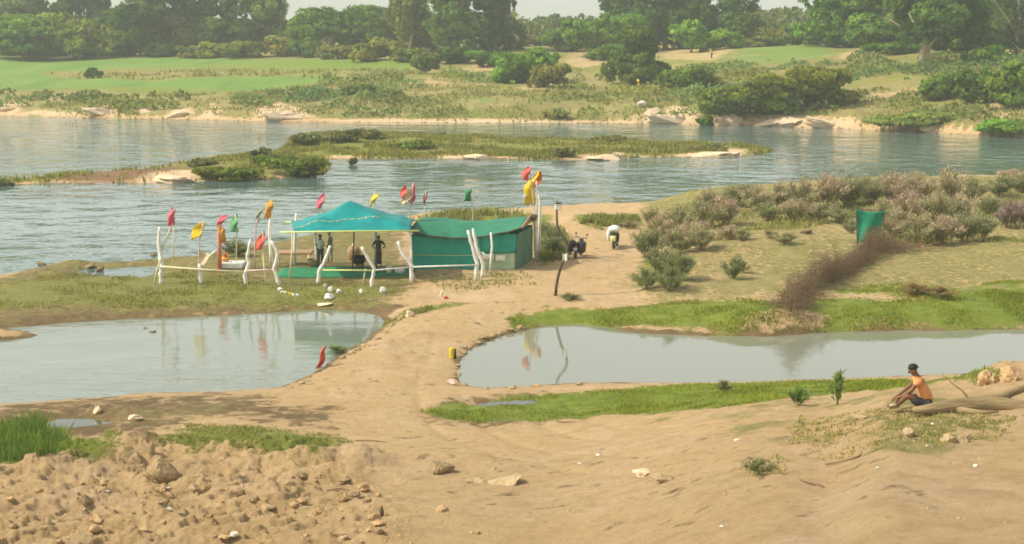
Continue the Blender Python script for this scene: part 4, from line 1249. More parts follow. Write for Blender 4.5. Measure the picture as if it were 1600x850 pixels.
# ------------------------------------------------------------------ people
def skin_obj(name, verts, edges, radii, mat, parent, sub=1, root=0):
    """one continuous skinned surface; coordinates in world"""
    me = bpy.data.meshes.new(name)
    me.from_pydata([Vector(v) for v in verts], edges, [])
    o = bpy.data.objects.new(name, me); col.objects.link(o)
    md = o.modifiers.new('skin', 'SKIN'); md.use_smooth_shade = True; md.branch_smoothing = .3
    sv = me.skin_vertices[0].data
    for i, r in enumerate(radii):
        sv[i].radius = (r, r) if not hasattr(r, '__len__') else r
        sv[i].use_root = (i == root)
    if sub:
        ss = o.modifiers.new('sub', 'SUBSURF'); ss.levels = sub; ss.render_levels = sub
    dg = bpy.context.evaluated_depsgraph_get(); dg.update()
    me2 = bpy.data.meshes.new_from_object(o.evaluated_get(dg))
    bpy.data.objects.remove(o)
    me2.name = name
    me2.materials.clear(); me2.materials.append(MAT[mat])
    me2.polygons.foreach_set('use_smooth', [True] * len(me2.polygons))
    ob = bpy.data.objects.new(name, me2); col.objects.link(ob)
    if parent is not None:
        me2.transform(Matrix.Translation(-Vector(parent.location))); ob.parent = parent
    return ob

class Fig:
    """a figure: joints in its own frame (x forward, y left, z up), turned by yaw and put on the ground"""
    def __init__(s, base, yaw, k=1.0):
        s.M = Matrix.Translation(base) @ Matrix.Rotation(yaw, 4, 'Z') @ Matrix.Scale(k, 4); s.v = []; s.e = []; s.r = []; s.k = k
    def pt(s, p): return s.M @ Vector(p)
    def add(s, p, r, frm=None):
        s.v.append(s.pt(p)); s.r.append(r * s.k if not hasattr(r, '__len__') else (r[0] * s.k, r[1] * s.k)); i = len(s.v) - 1
        if frm is not None: s.e.append((frm, i))
        return i
    def chain(s, frm, lst):
        for p, r in lst: frm = s.add(p, r, frm)
        return frm

def person(label, base, yaw, J, clothes, hair='hair', k=1.0, fingers=False, group=None, cap=None):
    """J: joints; clothes: list of (name, mat, [chains of (joint point, radius)])"""
    t = thing('person', base, label, 'person', group)
    f = Fig(base, yaw, k)
    pel = f.add(J['pelvis'], .115)
    sp = f.add(J['spine'], .105, pel); ch = f.add(J['chest'], .125, sp)
    nk = f.add(J['neck'], .052, ch)
    hd = Vector(J['head']); n0 = Vector(J['neck']); fw = Vector(J.get('face', (1, 0, 0))).normalized(); up = (hd - n0).normalized()
    h1 = f.add(hd - up * .055 + fw * .012, .070, nk); h2 = f.add(hd + up * .02, .088, h1); h3 = f.add(hd + up * .075, .066, h2)
    for sd in ('l', 'r'):
        sh = f.add(J['sh' + sd], .058, ch); el = f.add(J['el' + sd], .040, sh); wr = f.add(J['wr' + sd], .026, el)
        W = Vector(J['wr' + sd]); H = Vector(J['ha' + sd]); dr = (H - W).normalized()
        pm = f.add(W + dr * .05, (.036, .022), wr)
        hp = f.add(J['hip' + sd], .092, pel); kn = f.add(J['kn' + sd], .060, hp)
        cf = f.add(Vector(J['kn' + sd]).lerp(Vector(J['an' + sd]), .35), .055, kn)
        an = f.add(J['an' + sd], .036, cf); to = f.add(J['to' + sd], .030, an)
        if fingers:
            side = dr.cross(Vector((0, 0, 1)))
            if side.length < .1: side = dr.cross(Vector((0, 1, 0)))
            side.normalize(); dn = Vector((0, 0, -1))
            for q, ln in enumerate((.070, .080, .074, .058)):
                b0 = W + dr * .085 + side * (q - 1.5) * .019
                f.chain(pm, [(b0, .0095), (b0 + dr * ln * .5 + dn * .008, .0085), (b0 + dr * ln * .8 + dn * .035, .0075)])
            b0 = W + dr * .03 - side * .034
            f.chain(pm, [(b0, .011), (b0 + dr * .035 - side * .018 + dn * .012, .0095), (b0 + dr * .06 - side * .008 + dn * .03, .008)])
    skin_obj('body', f.v, f.e, f.r, 'skin', t, sub=1 if not fingers else 2)
    # face
    lat = up.cross(fw).normalized()
    mb = MB()
    for sg in (-1, 1):
        mb.ball(f.pt(hd + lat * sg * .080 - up * .012), .021 * k, 8, 6)
    mb.ball(f.pt(hd + fw * .092 - up * .018), (.016 * k, .014 * k, .024 * k), 8, 6)
    mb.build('ears_and_nose', 'skin', t)
    eb = MB()
    for sg in (-1, 1): eb.ball(f.pt(hd + lat * sg * .032 + fw * .078 + up * .005), .012 * k, 8, 6)
    eb.build('eyes', 'hair', t)
    # hair: a cap of hair over the back and top of the skull
    hb = MB()
    Rm = (f.M.to_3x3().normalized()) @ Matrix((fw, lat, up)).transposed()
    hb.ball(f.pt(hd + up * .048 - fw * .022), (.093 * k, .088 * k, .080 * k), 16, 10, lambda d: 1 + .05 * math.sin(9 * d.x + 5 * d.y + 7 * d.z) if d.z > -.35 else .80, Rm)
    hb.build('hair', hair, t)
    if cap:
        cb = MB(); cb.ball(f.pt(hd + up * .085 - fw * .01), (.108 * k, .103 * k, .065 * k), 14, 8, None, Rm); cb.build('cap', cap, t)
    for nm, mat, chains in clothes:
        g = Fig(base, yaw, k); first = None
        for ci, chn in enumerate(chains):
            frm = None
            for (p, r) in chn:
                if isinstance(p, int): frm = p; continue
                frm = g.add(J[p] if isinstance(p, str) else p, r, frm)
        skin_obj(nm, g.v, g.e, g.r, mat, t, sub=1)
    return t

def standing(lean=0.0, arms='down', stride=0.0):
    J = dict(pelvis=(0, 0, .93), spine=(.01 + lean * .3, 0, 1.10), chest=(.0 + lean, 0, 1.32), neck=(.01 + lean * 1.2, 0, 1.46), head=(.03 + lean * 1.35, 0, 1.60),
             shl=(lean, .17, 1.38), shr=(lean, -.17, 1.38), hipl=(0, .09, .88), hipr=(0, -.09, .88),
             knl=(.03 + stride, .10, .48), knr=(.03 - stride, -.10, .48), anl=(stride * .8, .11, .08), anr=(-stride, -.11, .08), tol=(.13 + stride * .8, .12, .035), tor=(.13 - stride, -.12, .035))
    if arms == 'down':
        J.update(ell=(-.02 + lean, .23, 1.10), elr=(-.02 + lean, -.23, 1.10), wrl=(.06 + lean, .23, .86), wrr=(.06 + lean, -.23, .86), hal=(.08 + lean, .22, .70), har=(.08 + lean, -.22, .70))
    elif arms == 'front':
        J.update(ell=(.06 + lean, .23, 1.12), elr=(.06 + lean, -.23, 1.12), wrl=(.27 + lean, .12, 1.08), wrr=(.27 + lean, -.12, 1.08), hal=(.36 + lean, .05, 1.07), har=(.36 + lean, -.05, 1.07))
    elif arms == 'hips':
        J.update(ell=(-.10 + lean, .34, 1.14), elr=(-.10 + lean, -.34, 1.14), wrl=(.02 + lean, .20, 1.0), wrr=(.02 + lean, -.20, 1.0), hal=(.08 + lean, .13, .98), har=(.08 + lean, -.13, .98))
    return J

def shirt_of(name, mat, J, hem=.86, sleeve=.75):
    def mix(a, b, t): return tuple(Vector(J[a]).lerp(Vector(J[b]), t))
    # vertex order: 0 hem 1 spine 2 chest 3 neck, then sleeves from the chest
    return (name, mat, [[((J['pelvis'][0], 0, hem), .150), ('spine', .135), ('chest', .148), (tuple(Vector(J['chest']).lerp(Vector(J['neck']), .75)), .062)],
                        [(2, 0), ('shl', .078), (mix('shl', 'ell', sleeve), .058)], [(2, 0), ('shr', .078), (mix('shr', 'elr', sleeve), .058)]])

def trousers_of(name, mat, J, full=True):
    c = [[('pelvis', .140)]]
    for sd in 'lr':
        q = [(0, 0), ('hip' + sd, .112), ('kn' + sd, .080)]
        if full: q += [(tuple(Vector(J['kn' + sd]).lerp(Vector(J['an' + sd]), .85)), .062)]
        c.append(q)
    return (name, mat, c)

def skirt_of(name, mat, J):
    return (name, mat, [[('pelvis', .15), ((0.01, 0, .70), .165), ((.01, 0, .40), .165), ((.01, 0, .14), .17)]])

# people under the canopy
def gp(px, py): return ground(px, py)
J = standing(arms='front')
person('person in pale shirt and dark trousers at the left canopy post', gp(501, 417), R(-100), J, [shirt_of('shirt', 'pale_shirt', J), trousers_of('trousers', 'dark_trousers', J)])
J = standing(arms='down', stride=.05)
person('person in grey shirt and pale trousers standing deeper under the canopy', gp(516, 411), R(160), J, [shirt_of('shirt', 'grey_shirt', J), trousers_of('trousers', 'pale_cloth', J)])
J = standing(arms='hips')
person('person in dark shirt, brown lungi and white cap under the right half of the canopy', gp(592, 418), R(95), J, [shirt_of('shirt', 'slate_shirt', J), skirt_of('lungi', 'lungi', J)], cap='whitecloth')
J = standing(lean=.12, arms='front')
person('person in a yellow wrap bending on the far bank beyond the island', gp(998, 140), R(-150), J, [shirt_of('blouse', 'yellow_sari', J), skirt_of('wrap', 'yellow_sari', J)], k=1.15)
J = standing(lean=.25, arms='front')
person('distant person with yellow top bending on the bare hillside', gp(1112, 92), R(200), J, [shirt_of('shirt', 'yellow_sari', J), trousers_of('trousers', 'dark_trousers', J)], k=1.1)

# the man sitting on the near bank: legs drawn up to the left, arms stretched to his feet
base = ground(1447, 641)
J = dict(pelvis=(0, 0, .12), spine=(.03, 0, .34), chest=(.14, 0, .54), neck=(.205, 0, .655), head=(.26, .0, .755), face=(1, 0, -.35),
         shl=(.17, .18, .59), shr=(.17, -.18, .59), ell=(.30, .22, .40), elr=(.28, -.22, .42), wrl=(.50, .14, .26), wrr=(.50, -.12, .25),
         hal=(.62, .10, .20), har=(.62, -.08, .18), hipl=(.04, .11, .12), hipr=(.04, -.11, .12), knl=(.36, .22, .32), knr=(.34, -.24, .24),
         anl=(.54, .08, .08), anr=(.56, -.08, .07), tol=(.69, .08, .04), tor=(.71, -.08, .035))
person('man in orange shirt sitting by the fallen log with arms stretched to his feet', base + Vector((0, 0, -.01)), R(168), J,
       [('shirt', 'shirt_orange', [[((-.03, 0, .06), (.19, .17)), ('spine', .150), ('chest', .165), ((.185, 0, .625), .085)],
                                   [(2, 0), ('shl', .090), ((.24, .21, .48), .072)], [(2, 0), ('shr', .090), ((.23, -.21, .49), .072)]]),
        ('shorts', 'dark_trousers', [[('pelvis', .135)], [(0, 0), ('hipl', .11), ((.30, .20, .28), .088)], [(0, 0), ('hipr', .11), ((.28, -.22, .22), .088)]])],
       fingers=True, k=1.08)
fb = base + Vector((-.62, .10, 0))
t = thing('bag', fb, 'crumpled green and white bag at the seated man\'s feet', 'bag')
mb = MB(); r_ = random.Random(3)
mb.ball(fb + Vector((0, 0, .05)), (.10, .08, .05), 14, 9, lambda d: 1 + .18 * math.sin(7 * d.x + 3 * d.z) * math.cos(6 * d.y)); mb.build('sack', 'palegreen', t)
mb = MB(); mb.ball(fb + Vector((.04, -.03, .09)), (.05, .04, .03), 10, 7, lambda d: 1 + .2 * math.sin(9 * d.x)); mb.build('knot', 'litter', t)

# ------------------------------------------------------------------ fallen log beside him
lb = ground(1500, 643)
Yl = lb.y
def LPt(x, y, dy=0): return atd(x, y, Yl + dy)
t = thing('fallen_log', lb, 'long weathered fallen log lying to the right of the seated man', 'log')
mb = MB()
pts = [(1427, 641, -.15), (1450, 640, -.05), (1480, 637, 0), (1510, 634, .05), (1540, 632, .1), (1570, 633, .1), (1600, 638, 0), (1640, 646, -.1)]
mb.tube([LPt(x, y, d) for x, y, d in pts], [.06, .11, .15, .18, .18, .16, .15, .13], 12)
mb.build('trunk', 'log', t)
mb = MB()
mb.tube([LPt(1500, 631, .15), LPt(1535, 626, .3), LPt(1562, 622, .4), LPt(1582, 612, .5), LPt(1612, 603, .6)], [.09, .12, .11, .09, .07], 9)
mb.tube([LPt(1495, 640, -.1), LPt(1530, 645, -.25), LPt(1560, 644, -.3)], [.07, .06, .03], 8)
mb.build('branch', 'log', t)
t2 = MB(); t2.tube([LPt(1517, 626, .1), LPt(1503, 610, .2), LPt(1490, 601, .3), LPt(1471, 583, .4)], [.018, .015, .012, .008], 6)
o = t2.build('stick', 'twig'); tag(o, 'thin bare stick leaning up from the fallen log', 'stick')

# ------------------------------------------------------------------ the canopy
def on(px, py_base, lst):
    """points given as pixels in the upright plane through the ground point (px, py_base)"""
    b = ground(px, py_base)
    return b, [atd(x, y, b.y) for x, y in lst]

fL = ground(505, 440); Yf = fL.y + .2; Yb = Yf + 4.6
cz = (atd(500, 361, Yf)).z
c_fl = atd(458, 360, Yf); c_fr = atd(642, 359, Yf); c_bl = atd(455, 346, Yb); c_br = atd(648, 342, Yb)
c_bl.z = cz - .05; c_br.z = cz + .05
apex = atd(553, 316, (Yf + Yb) / 2 - .3)
t = thing('canopy', Vector(((c_fl.x + c_fr.x) / 2, Yf + 2, gz((c_fl.x + c_fr.x) / 2, Yf + 2))), 'open teal tarpaulin canopy with one peak and a lime edge pole', 'canopy')
rc = np.random.default_rng(4)
def roof(u, v):
    # u left-right, v front-back: four slopes rising to one sagging peak
    p = (c_fl.lerp(c_fr, u)).lerp(c_bl.lerp(c_br, u), v)
    au = (apex.x - c_fl.x) / (c_fr.x - c_fl.x)
    fu = u / au if u < au else (1 - u) / (1 - au)
    fv = v / .5 if v < .5 else (1 - v) / .5
    k = min(fu, fv * 1.08)
    k = min(1, k) ** 1.22
    # right side rides higher over a rope
    lift = .30 * max(0, (u - .55) / .45) * min(1, fv * 2.0) * (1 - .5 * max(0, (u - .9) / .1))
    z = p.z + (apex.z - cz) * k + lift * (1 - k) + .10 * float(fbm(np.array([u * 9]), np.array([v * 6]), 4, 5)[0]) - .05 * abs(math.sin(u * 14)) * (1 - k)
    return Vector((p.x, p.y, z))
mb = MB(); mb.sheet(roof, 40, 26, .015); tp = mb.build('tarpaulin', 'canopy', t)
mb = MB(); mb.tube([atd(437, 363, Yf), atd(540, 361.5, Yf - .02), atd(655, 360.5, Yf)], .045, 8); mb.build('edge_pole', 'lime_pole', t)
mb = MB(); mb.tube([c_bl + Vector((-.3, 0, -.05)), c_br + Vector((.3, 0, -.05))], .04, 6); mb.build('back_pole', 'lime_pole', t)
# the hanging string with little pennants over the front slope
mb = MB(); pts = []
for i in range(13):
    u = i / 12; q = roof(.02 + .72 * u, .10 + .12 * math.sin(u * 2.2)); pts.append(q + Vector((0, -.05, .07 - .08 * math.sin(u * math.pi))))
mb.tube(pts, .012, 5)
for i in range(1, 12):
    mb.box(pts[i] - Vector((0, .02, .05)), (.07, .012, .08))
mb.build('string', 'cream_wood', t)
def post(parent, px, base, lst, rad, mat='white_wood', name='post', n=8):
    b, P = on(px, base, lst)
    P[-1] = Vector((P[-1].x, P[-1].y, gz(P[-1].x, P[-1].y) - .06))
    mb = MB()
    rad = [r_ * (1.15 if n == 8 else 1) for r_ in rad] if hasattr(rad, '__len__') else rad
    if hasattr(rad, '__len__'):              # knots and slight kinks, as on a real branch
        Q, q_ = [], []
        for i in range(len(P) - 1):
            for j in range(3):
                u = j / 3; w_ = P[i].lerp(P[i + 1], u)
                h1_ = math.sin(px * 3.1 + i * 7 + j * 2.3); Q.append(w_ + Vector((.018 * h1_ * (j > 0), .02 * h1_, 0))); q_.append((rad[i] * (1 - u) + rad[i + 1] * u) * (1 + .16 * math.sin(px + i * 5 + j * 4.1)))
        P, rad = Q + [P[-1]], q_ + [rad[-1]]
    mb.tube(P, rad, n); return mb.build(name, mat, parent)
yb_ = lambda x, py, Y: atd(x, py, Y)
for (x0, y0, x1, y1, Y, r, m) in ((641, 361, 642, 440, Yf + .1, .06, 'white_wood'), (457, 361, 452, 415, Yf + .5, .045, 'cream_wood'), (491, 355, 495, 400, Yb, .09, 'white_wood'),
                                  (587, 350, 586, 400, Yb, .08, 'white_wood'), (552, 350, 550, 405, (Yf + Yb) / 2, .035, 'darkwood'), (650, 350, 648, 400, Yb - .1, .06, 'cream_wood')):
    top = atd(x0, y0, Y); bx = atd(x1, y1, Y)
    if abs(x0 - 552) < 1: top = apex - Vector((0, 0, .05)); top.x = top.x
    bot = Vector((bx.x, Y, gz(bx.x, Y) - .05))
    md = top.lerp(bot, .5) + Vector((.04, 0, 0))
    mb = MB(); mb.tube([top, md, bot], [r * .8, r, r * 1.1], 8); mb.build('post', m, t)

# green ground mat
mp_ = [ground(x, y) for x, y in ((436, 421), (515, 419), (650, 419), (648, 427), (560, 431), (430, 433))]
def mat_fn(u, v):
    a = ground_q[0].lerp(ground_q[1], u); b = ground_q[3].lerp(ground_q[2], u); p = a.lerp(b, v)
    return Vector((p.x, p.y, gz(p.x, p.y) + .02))
ground_q = [ground(430, 434), ground(646, 431), ground(652, 417), ground(440, 420)]
mb = MB(); mb.sheet(mat_fn, 26, 8, .012); o = mb.build('ground_mat', 'mat'); tag(o, 'flat green mat laid on the ground at the front of the canopy', 'mat')

# table with a brown top left of the canopy, cauldron, boxes
b = ground(475, 418); Yt = b.y + .6
t = thing('table', Vector((atd(457, 416, Yt).x, Yt, gz(atd(457, 416, Yt).x, Yt))), 'long low wooden table with a brown slab top left of the canopy', 'table')
def mound_box(x0, y0, x1, y1, Y, dy, name, mat, parent, bev=.02):
    a = atd(x0, y0, Y); c = atd(x1, y1, Y)
    mb = MB(); mb.box(((a.x + c.x) / 2, Y + dy / 2, (a.z + c.z) / 2), (abs(c.x - a.x), dy, abs(a.z - c.z)), None, bev); return mb.build(name, mat, parent, smooth=False)
mound_box(430, 395, 486, 398.5, Yt, 1.3, 'top', 'brownwood', t)
for lx, dy in ((434, 0), (482, 0), (434, 1.15), (482, 1.15)):
    a = atd(lx, 398, Yt + dy); mb = MB(); mb.tube([a, Vector((a.x + .08, Yt + dy, gz(a.x, Yt + dy) - .03))], .05, 6); mb.build('leg', 'cream_wood', t)
b = ground(561, 417)
t = thing('cauldron', b, 'black sooty cooking pot on stones in the middle of the canopy', 'pot')
mb = MB(); mb.lathe(b + Vector((0, 0, .12)), [(.02, 0), (.2, .02), (.33, .14), (.36, .3), (.31, .44), (.35, .47), (.32, .46), (.28, .42), (.3, .2), (.02, .1)], 20); mb.build('pot', 'pot', t)
for a in (0, 2.1, 4.2):
    mb = MB(); mb.ball(b + Vector((.2 * math.cos(a), .2 * math.sin(a), .05)), (.1, .1, .1), 9, 6, lambda d: 1 + .15 * math.sin(5 * d.x + a)); mb.build('hearth_stone', 'darkstone', t)
b = ground(553, 408)
t = thing('sack', b, 'brown sack slumped behind the black cooking pot', 'sack')
mb = MB(); mb.ball(b + Vector((0, 0, .42)), (.36, .28, .48), 16, 10, lambda d: 1 + .09 * math.sin(8 * d.x + 6 * d.z) - .25 * max(0, d.z - .6)); mb.build('bag', 'brownwood', t)
mb = MB(); mb.ball(b + Vector((0, 0, .86)), (.1, .09, .12), 10, 7); mb.build('tied_neck', 'cream_wood', t)
b = ground(490, 416)
t = thing('basket', b, 'round brown basket behind the person in the pale shirt', 'basket')
mb = MB(); mb.lathe(b, [(.02, 0.01), (.24, .02), (.33, .3), (.35, .34), (.31, .32), (.22, .06), (.02, .05)], 18); mb.build('bowl', 'brownwood', t)
mb = MB(); mb.tube([b + Vector((.33 * math.cos(a), .33 * math.sin(a), .34)) for a in np.linspace(0, 2 * math.pi, 19)], .025, 6); mb.build('rim', 'darkwood', t)
# small white boxes on the front rail side
for (px, py, w_, h_, lab) in ((608, 427, .30, .34, 'small cream bucket by the front rail right of the white-cap person'), (625, 427, .56, .26, 'white plastic tub by the front rail left of the hut')):
    b = ground(px, py)
    t = thing('tub', b, lab, 'tub')
    mb = MB(); mb.lathe(b, [(.01, .01), (w_ * .40, .01), (w_ * .5, h_), (w_ * .46, h_), (w_ * .37, .03), (.01, .03)], 16); mb.build('bowl', 'litter' if px > 610 else 'cream_wood', t)
    mb = MB(); mb.tube([b + Vector((w_ * .5 * math.cos(a), w_ * .5 * math.sin(a), h_)) for a in np.linspace(0, 2 * math.pi, 15)], .018, 5); mb.build('rim', 'whitecloth', t)

# ------------------------------------------------------------------ the tarpaulin hut
h_fl = ground(643, 421); h_fr = ground(806, 421)
h_br = ground(832, 404)
w_dir = (h_fr - h_fl); w_dir.z = 0
d_dir = (h_br - h_fr); d_dir.z = 0
h_bl = h_fl + d_dir
z0 = min(h_fl.z, h_fr.z, h_br.z) - .08
zt = atd(740, 366, h_fl.y).z
t = thing('tarpaulin_hut', Vector(((h_fl.x + h_br.x) / 2, (h_fl.y + h_br.y) / 2, z0 + .1)), 'long hut of green tarpaulin with a sagging dark green roof', 'hut')
def wall(a, b, za, zb, name, mat, amp=.05, n=24, seed=1):
    nrm_ = Vector(((b - a).y, -(b - a).x, 0)).normalized()
    def fn(u, v):
        p = a.lerp(b, u); z = za + (zb - za) * v
        k = amp * (math.sin(u * 23 + seed) * .4 + 1.3 * float(fbm(np.array([u * 9 + seed]), np.array([v * 4.]), 3, seed)[0]))
        return Vector((p.x, p.y, z)) + nrm_ * k
    mb = MB(); mb.sheet(fn, n, 10, .014); return mb.build(name, mat, t)
f_split = h_fl.lerp(h_fr, .665)
wall(h_fl, f_split, z0, zt, 'front_wall', 'hutwall', seed=3)
wall(f_split, h_fr, z0 + .95, zt, 'front_wall', 'hutwall', seed=5, n=14)
pn = wall(f_split + Vector((.0, .06, 0)), h_fr + Vector((0, .06, 0)), z0, z0 + .96, 'front_panel', 'palegreen', .03, 14, 6); pn['label'] = 'whitish green lower panel'
for u0, u1, za, zb in ((.04, .36, .58, .86), (.42, .70, .50, .80)):
    a = f_split.lerp(h_fr, u0); c = f_split.lerp(h_fr, u1)
    mb = MB(); mb.box(((a.x + c.x) / 2, (a.y + c.y) / 2 - .10, z0 + (za + zb) / 2 + .05), (c.x - a.x, .03, zb - za), None, .01); mb.build('white_patch', 'whitecloth', t)
wall(h_fr, h_br, z0, zt - .05, 'side_wall', 'greynet', .05, 10, 7)
wall(h_br, h_bl, z0, zt, 'back_wall', 'hutwall', .04, 20, 8)
wall(h_bl, h_fl, z0, zt, 'side_wall', 'hutwall', .04, 10, 9)
# roof sheet: front eave droops in the middle, ridge over the back third
ov = .35
e_fl = h_fl + Vector((-.15, -ov, 0)); e_fr = h_fr + Vector((.25, -ov, 0)); e_bl = h_bl + Vector((-.1, ov, 0)); e_br = h_br + Vector((.15, ov, 0))
zr = atd(735, 341.5, (h_fl.y + h_bl.y) / 2 + .2).z
def roof2(u, v):
    p = e_fl.lerp(e_fr, u).lerp(e_bl.lerp(e_br, u), v)
    edge = zt + .42 * abs(2 * u - .92) ** 2.0 - .16
    ridge = zr - .10 * math.sin(u * math.pi) + .05 * math.sin(u * 9)
    k = (v / .55) if v < .55 else (1 - v) / .45
    z = edge + (ridge - edge) * (math.sin(min(1, k) * math.pi / 2) ** .9)
    z += .05 * float(fbm(np.array([u * 10]), np.array([v * 5]), 3, 9)[0])
    return Vector((p.x, p.y, z))
mb = MB(); mb.sheet(roof2, 40, 20, .016); mb.build('roof', 'hutroof', t)
mb = MB(); mb.tube([roof2(u, 0) + Vector((0, -.02, 0)) for u in np.linspace(0, 1, 20)], .03, 6); mb.build('eave_hem', 'darkwood', t)
# wooden gable boards at the right end
g1, g2, g3 = roof2(1, .02), roof2(1, .55), roof2(1, .98)
mb = MB(); mb.tube([g1 + Vector((.05, 0, 0)), g2 + Vector((.1, 0, .12))], .07, 6); mb.tube([g2 + Vector((.1, 0, .12)), g3 + Vector((.05, 0, 0))], .07, 6)
mb.sheet(lambda u, v: g1.lerp(g3, u) + Vector((.03, 0, -.05)) + Vector((0, 0, (g2.z - g1.z) * v * (1 - abs(2 * u - 1)))), 8, 5, .03)
mb.build('gable', 'brownwood', t)
mb = MB(); mb.ball(g2 + Vector((.25, 0, .02)), (.2, .2, .2), 10, 7, lambda d: 1 + .2 * math.sin(6 * d.x + 4 * d.z)); mb.build('rope_knot', 'darkwood', t)
mb = MB(); mb.tube([h_fl + Vector((0, -.08, .78)), h_fl.lerp(h_fr, .4) + Vector((0, -.12, .74)), h_fl.lerp(h_fr, .66) + Vector((0, -.1, .76))], .014, 5); mb.build('wall_rope', 'lime_pole', t)

# ------------------------------------------------------------------ crooked whitewashed railings
def rails(name, label, posts, railz, group='crooked white railings'):
    bs = ground(posts[0][0], posts[0][1])
    t = thing(name, bs, label, 'railing', group)
    for (px, base, lst, rad, m) in posts:
        post(t, px, base, lst, rad, m)
    for (pts, rad, m) in railz:
        P = [atd(x, y, ground(bx, by).y - .06) for (x, y, bx, by) in pts]
        mb = MB(); mb.tube(P, rad, 7); mb.build('rail', m, t)
    return t
rails('railing', 'white crooked railing of branches left of the canopy', [
    (252, 443, [(250, 355), (248, 372), (251, 401), (253, 415), (251, 428), (252, 443)], [.06, .08, .10, .10, .09, .10], 'white_wood'),
    (240, 445, [(252, 402), (246, 420), (240, 446)], .045, 'cream_wood'),
    (313, 443, [(312, 412), (313, 428), (314, 443)], [.07, .08, .10], 'white_wood'),
    (384, 444, [(392, 374), (386, 400), (389, 412), (382, 430), (385, 444)], [.05, .07, .08, .08, .09], 'white_wood'),
    (417, 445, [(410, 385), (413, 420), (417, 445)], .045, 'cream_wood'),
    (437, 446, [(424, 376), (434, 396), (428, 420), (437, 446)], [.05, .07, .08, .08], 'white_wood')],
    [([(246, 416, 250, 443), (310, 421, 314, 443), (380, 425, 385, 444)], .05, 'cream_wood'), ([(385, 423, 385, 444), (430, 421, 437, 446)], .04, 'pale_pink')])
rails('railing', 'white crooked railing of branches along the front of the canopy', [
    (498, 443, [(516, 384), (508, 406), (498, 425), (498, 443)], [.05, .07, .08, .09], 'white_wood'),
    (580, 448, [(565, 386), (574, 402), (585, 420), (582, 434), (580, 448)], [.05, .06, .07, .07, .09], 'white_wood'),
    (566, 445, [(571, 420), (569, 432), (566, 446)], .03, 'cream_wood'),
    (643, 440, [(622, 377), (628, 395), (643, 414), (643, 440)], [.06, .07, .09, .09], 'white_wood'),
    (742, 438, [(731, 360), (738, 385), (746, 412), (742, 438)], [.06, .07, .09, .09], 'white_wood'),
    (753, 433, [(739, 357), (744, 385), (755, 414), (753, 434)], [.06, .08, .08, .09], 'white_wood')],
    [([(504, 422, 498, 443), (583, 422.5, 580, 446)], .035, 'lime_pole'), ([(583, 422.5, 580, 446), (645, 417, 643, 440)], .035, 'white_wood'), ([(645, 417, 643, 440), (746, 414, 742, 438)], .04, 'white_wood')])
for (px, base, lst, rad, lab) in (
    (766, 424, [(767, 363), (769, 385), (767, 405), (766, 426)], [.05, .06, .06, .07], 'slim white forked post in front of the pale hut panel'),
    (799, 420, [(793, 362), (798, 388), (799, 421)], [.05, .06, .07], 'slim white post at the front right corner of the hut'),
    (463, 415, [(463, 333), (462, 350), (460, 386), (460, 405)], [.05, .07, .08, .08], 'short white post standing behind the left end of the canopy'),
    (437, 413, [(422, 340), (421, 360), (423, 392), (424, 412)], [.05, .08, .09, .09], 'white post behind the railing carrying the gold flag'),):
    b, P = on(px, base, lst); P[-1].z = gz(P[-1].x, P[-1].y) - .06
    mb = MB(); mb.tube(P, rad, 8)
    if px == 766: mb.tube([P[2], atd(758, 398, b.y), atd(753, 394, b.y)], [.04, .035, .03], 6)
    o = mb.build('post', 'white_wood', None, origin=b); tag(o, lab, 'post', 'white posts around the shelter')

# ------------------------------------------------------------------ flags
def flag(label, px, base, pole, rad, pmat, pennants, polename='pole'):
    b = ground(px, base)
    t = thing('flag', b, label, 'flag', 'flags around the shelter')
    P = [atd(x, y, b.y) for x, y in pole]
    P[-1].z = min(P[-1].z, gz(P[-1].x, P[-1].y) - .05) if P[-1].z - gz(P[-1].x, P[-1].y) < 1.0 else P[-1].z
    mb = MB(); mb.tube(P, rad, 7); mb.build(polename, pmat, t)
    for k, (quad, m) in enumerate(pennants):
        cx_, cy_ = sum(q[0] for q in quad) / 4, sum(q[1] for q in quad) / 4
        A, B_, C_, D_ = [atd(cx_ + (x - cx_) * 1.4, cy_ + (y - cy_) * 1.25, b.y - .03) for x, y in quad]
        ph = px * .7 + k
        def fn(u, v):
            p = A.lerp(B_, u).lerp(D_.lerp(C_, u), v)
            mid_ = A.lerp(B_, .5).lerp(D_.lerp(C_, .5), v); p = p.lerp(mid_, .6 * (1 - min(1, v * 2.6)) + .5 * max(0, v - .8) * (1 + math.sin(9 * u + ph)))
            return p + Vector((.05 * math.sin(7 * v + ph), .16 * math.sin(4.0 * u + 3 * v + ph) * (.3 + u), 0))
        mb = MB(); mb.sheet(fn, 10, 12, .012); mb.build('pennant', m, t)
flag('pink flag on a yellow stick rising from the leftmost white post', 254, 443, [(270, 349), (262, 368), (256, 380), (252, 398), (252, 443)], [.03, .05, .05, .03, .03], 'cream_wood', [([(267, 327), (273, 332), (269, 351), (262, 350)], 'pink_cloth')])
flag('thin bare pole with a scrap of pink behind the leftmost white post', 268, 434, [(271, 345), (271, 380), (268, 435)], .03, 'cream_wood', [([(268, 326), (271, 327), (274, 340), (270, 345)], 'pink_cloth')])
flag('yellow flag above the white cloth bundle', 313, 438, [(318, 348), (312, 375), (310, 412), (314, 438)], .035, 'pale_pink', [([(319, 344), (316, 362), (303, 374), (303, 358)], 'yellow_cloth')])
flag('pink flag on the orange-wrapped pillar of the open shrine', 343, 421, [(347, 337), (343, 352), (343, 421)], [.03, .10, .12], 'orange', [([(351, 334), (350, 346), (339, 357), (340, 345)], 'pink_cloth'), ([(346, 355), (352, 362), (350, 378), (346, 376)], 'gold_cloth')])
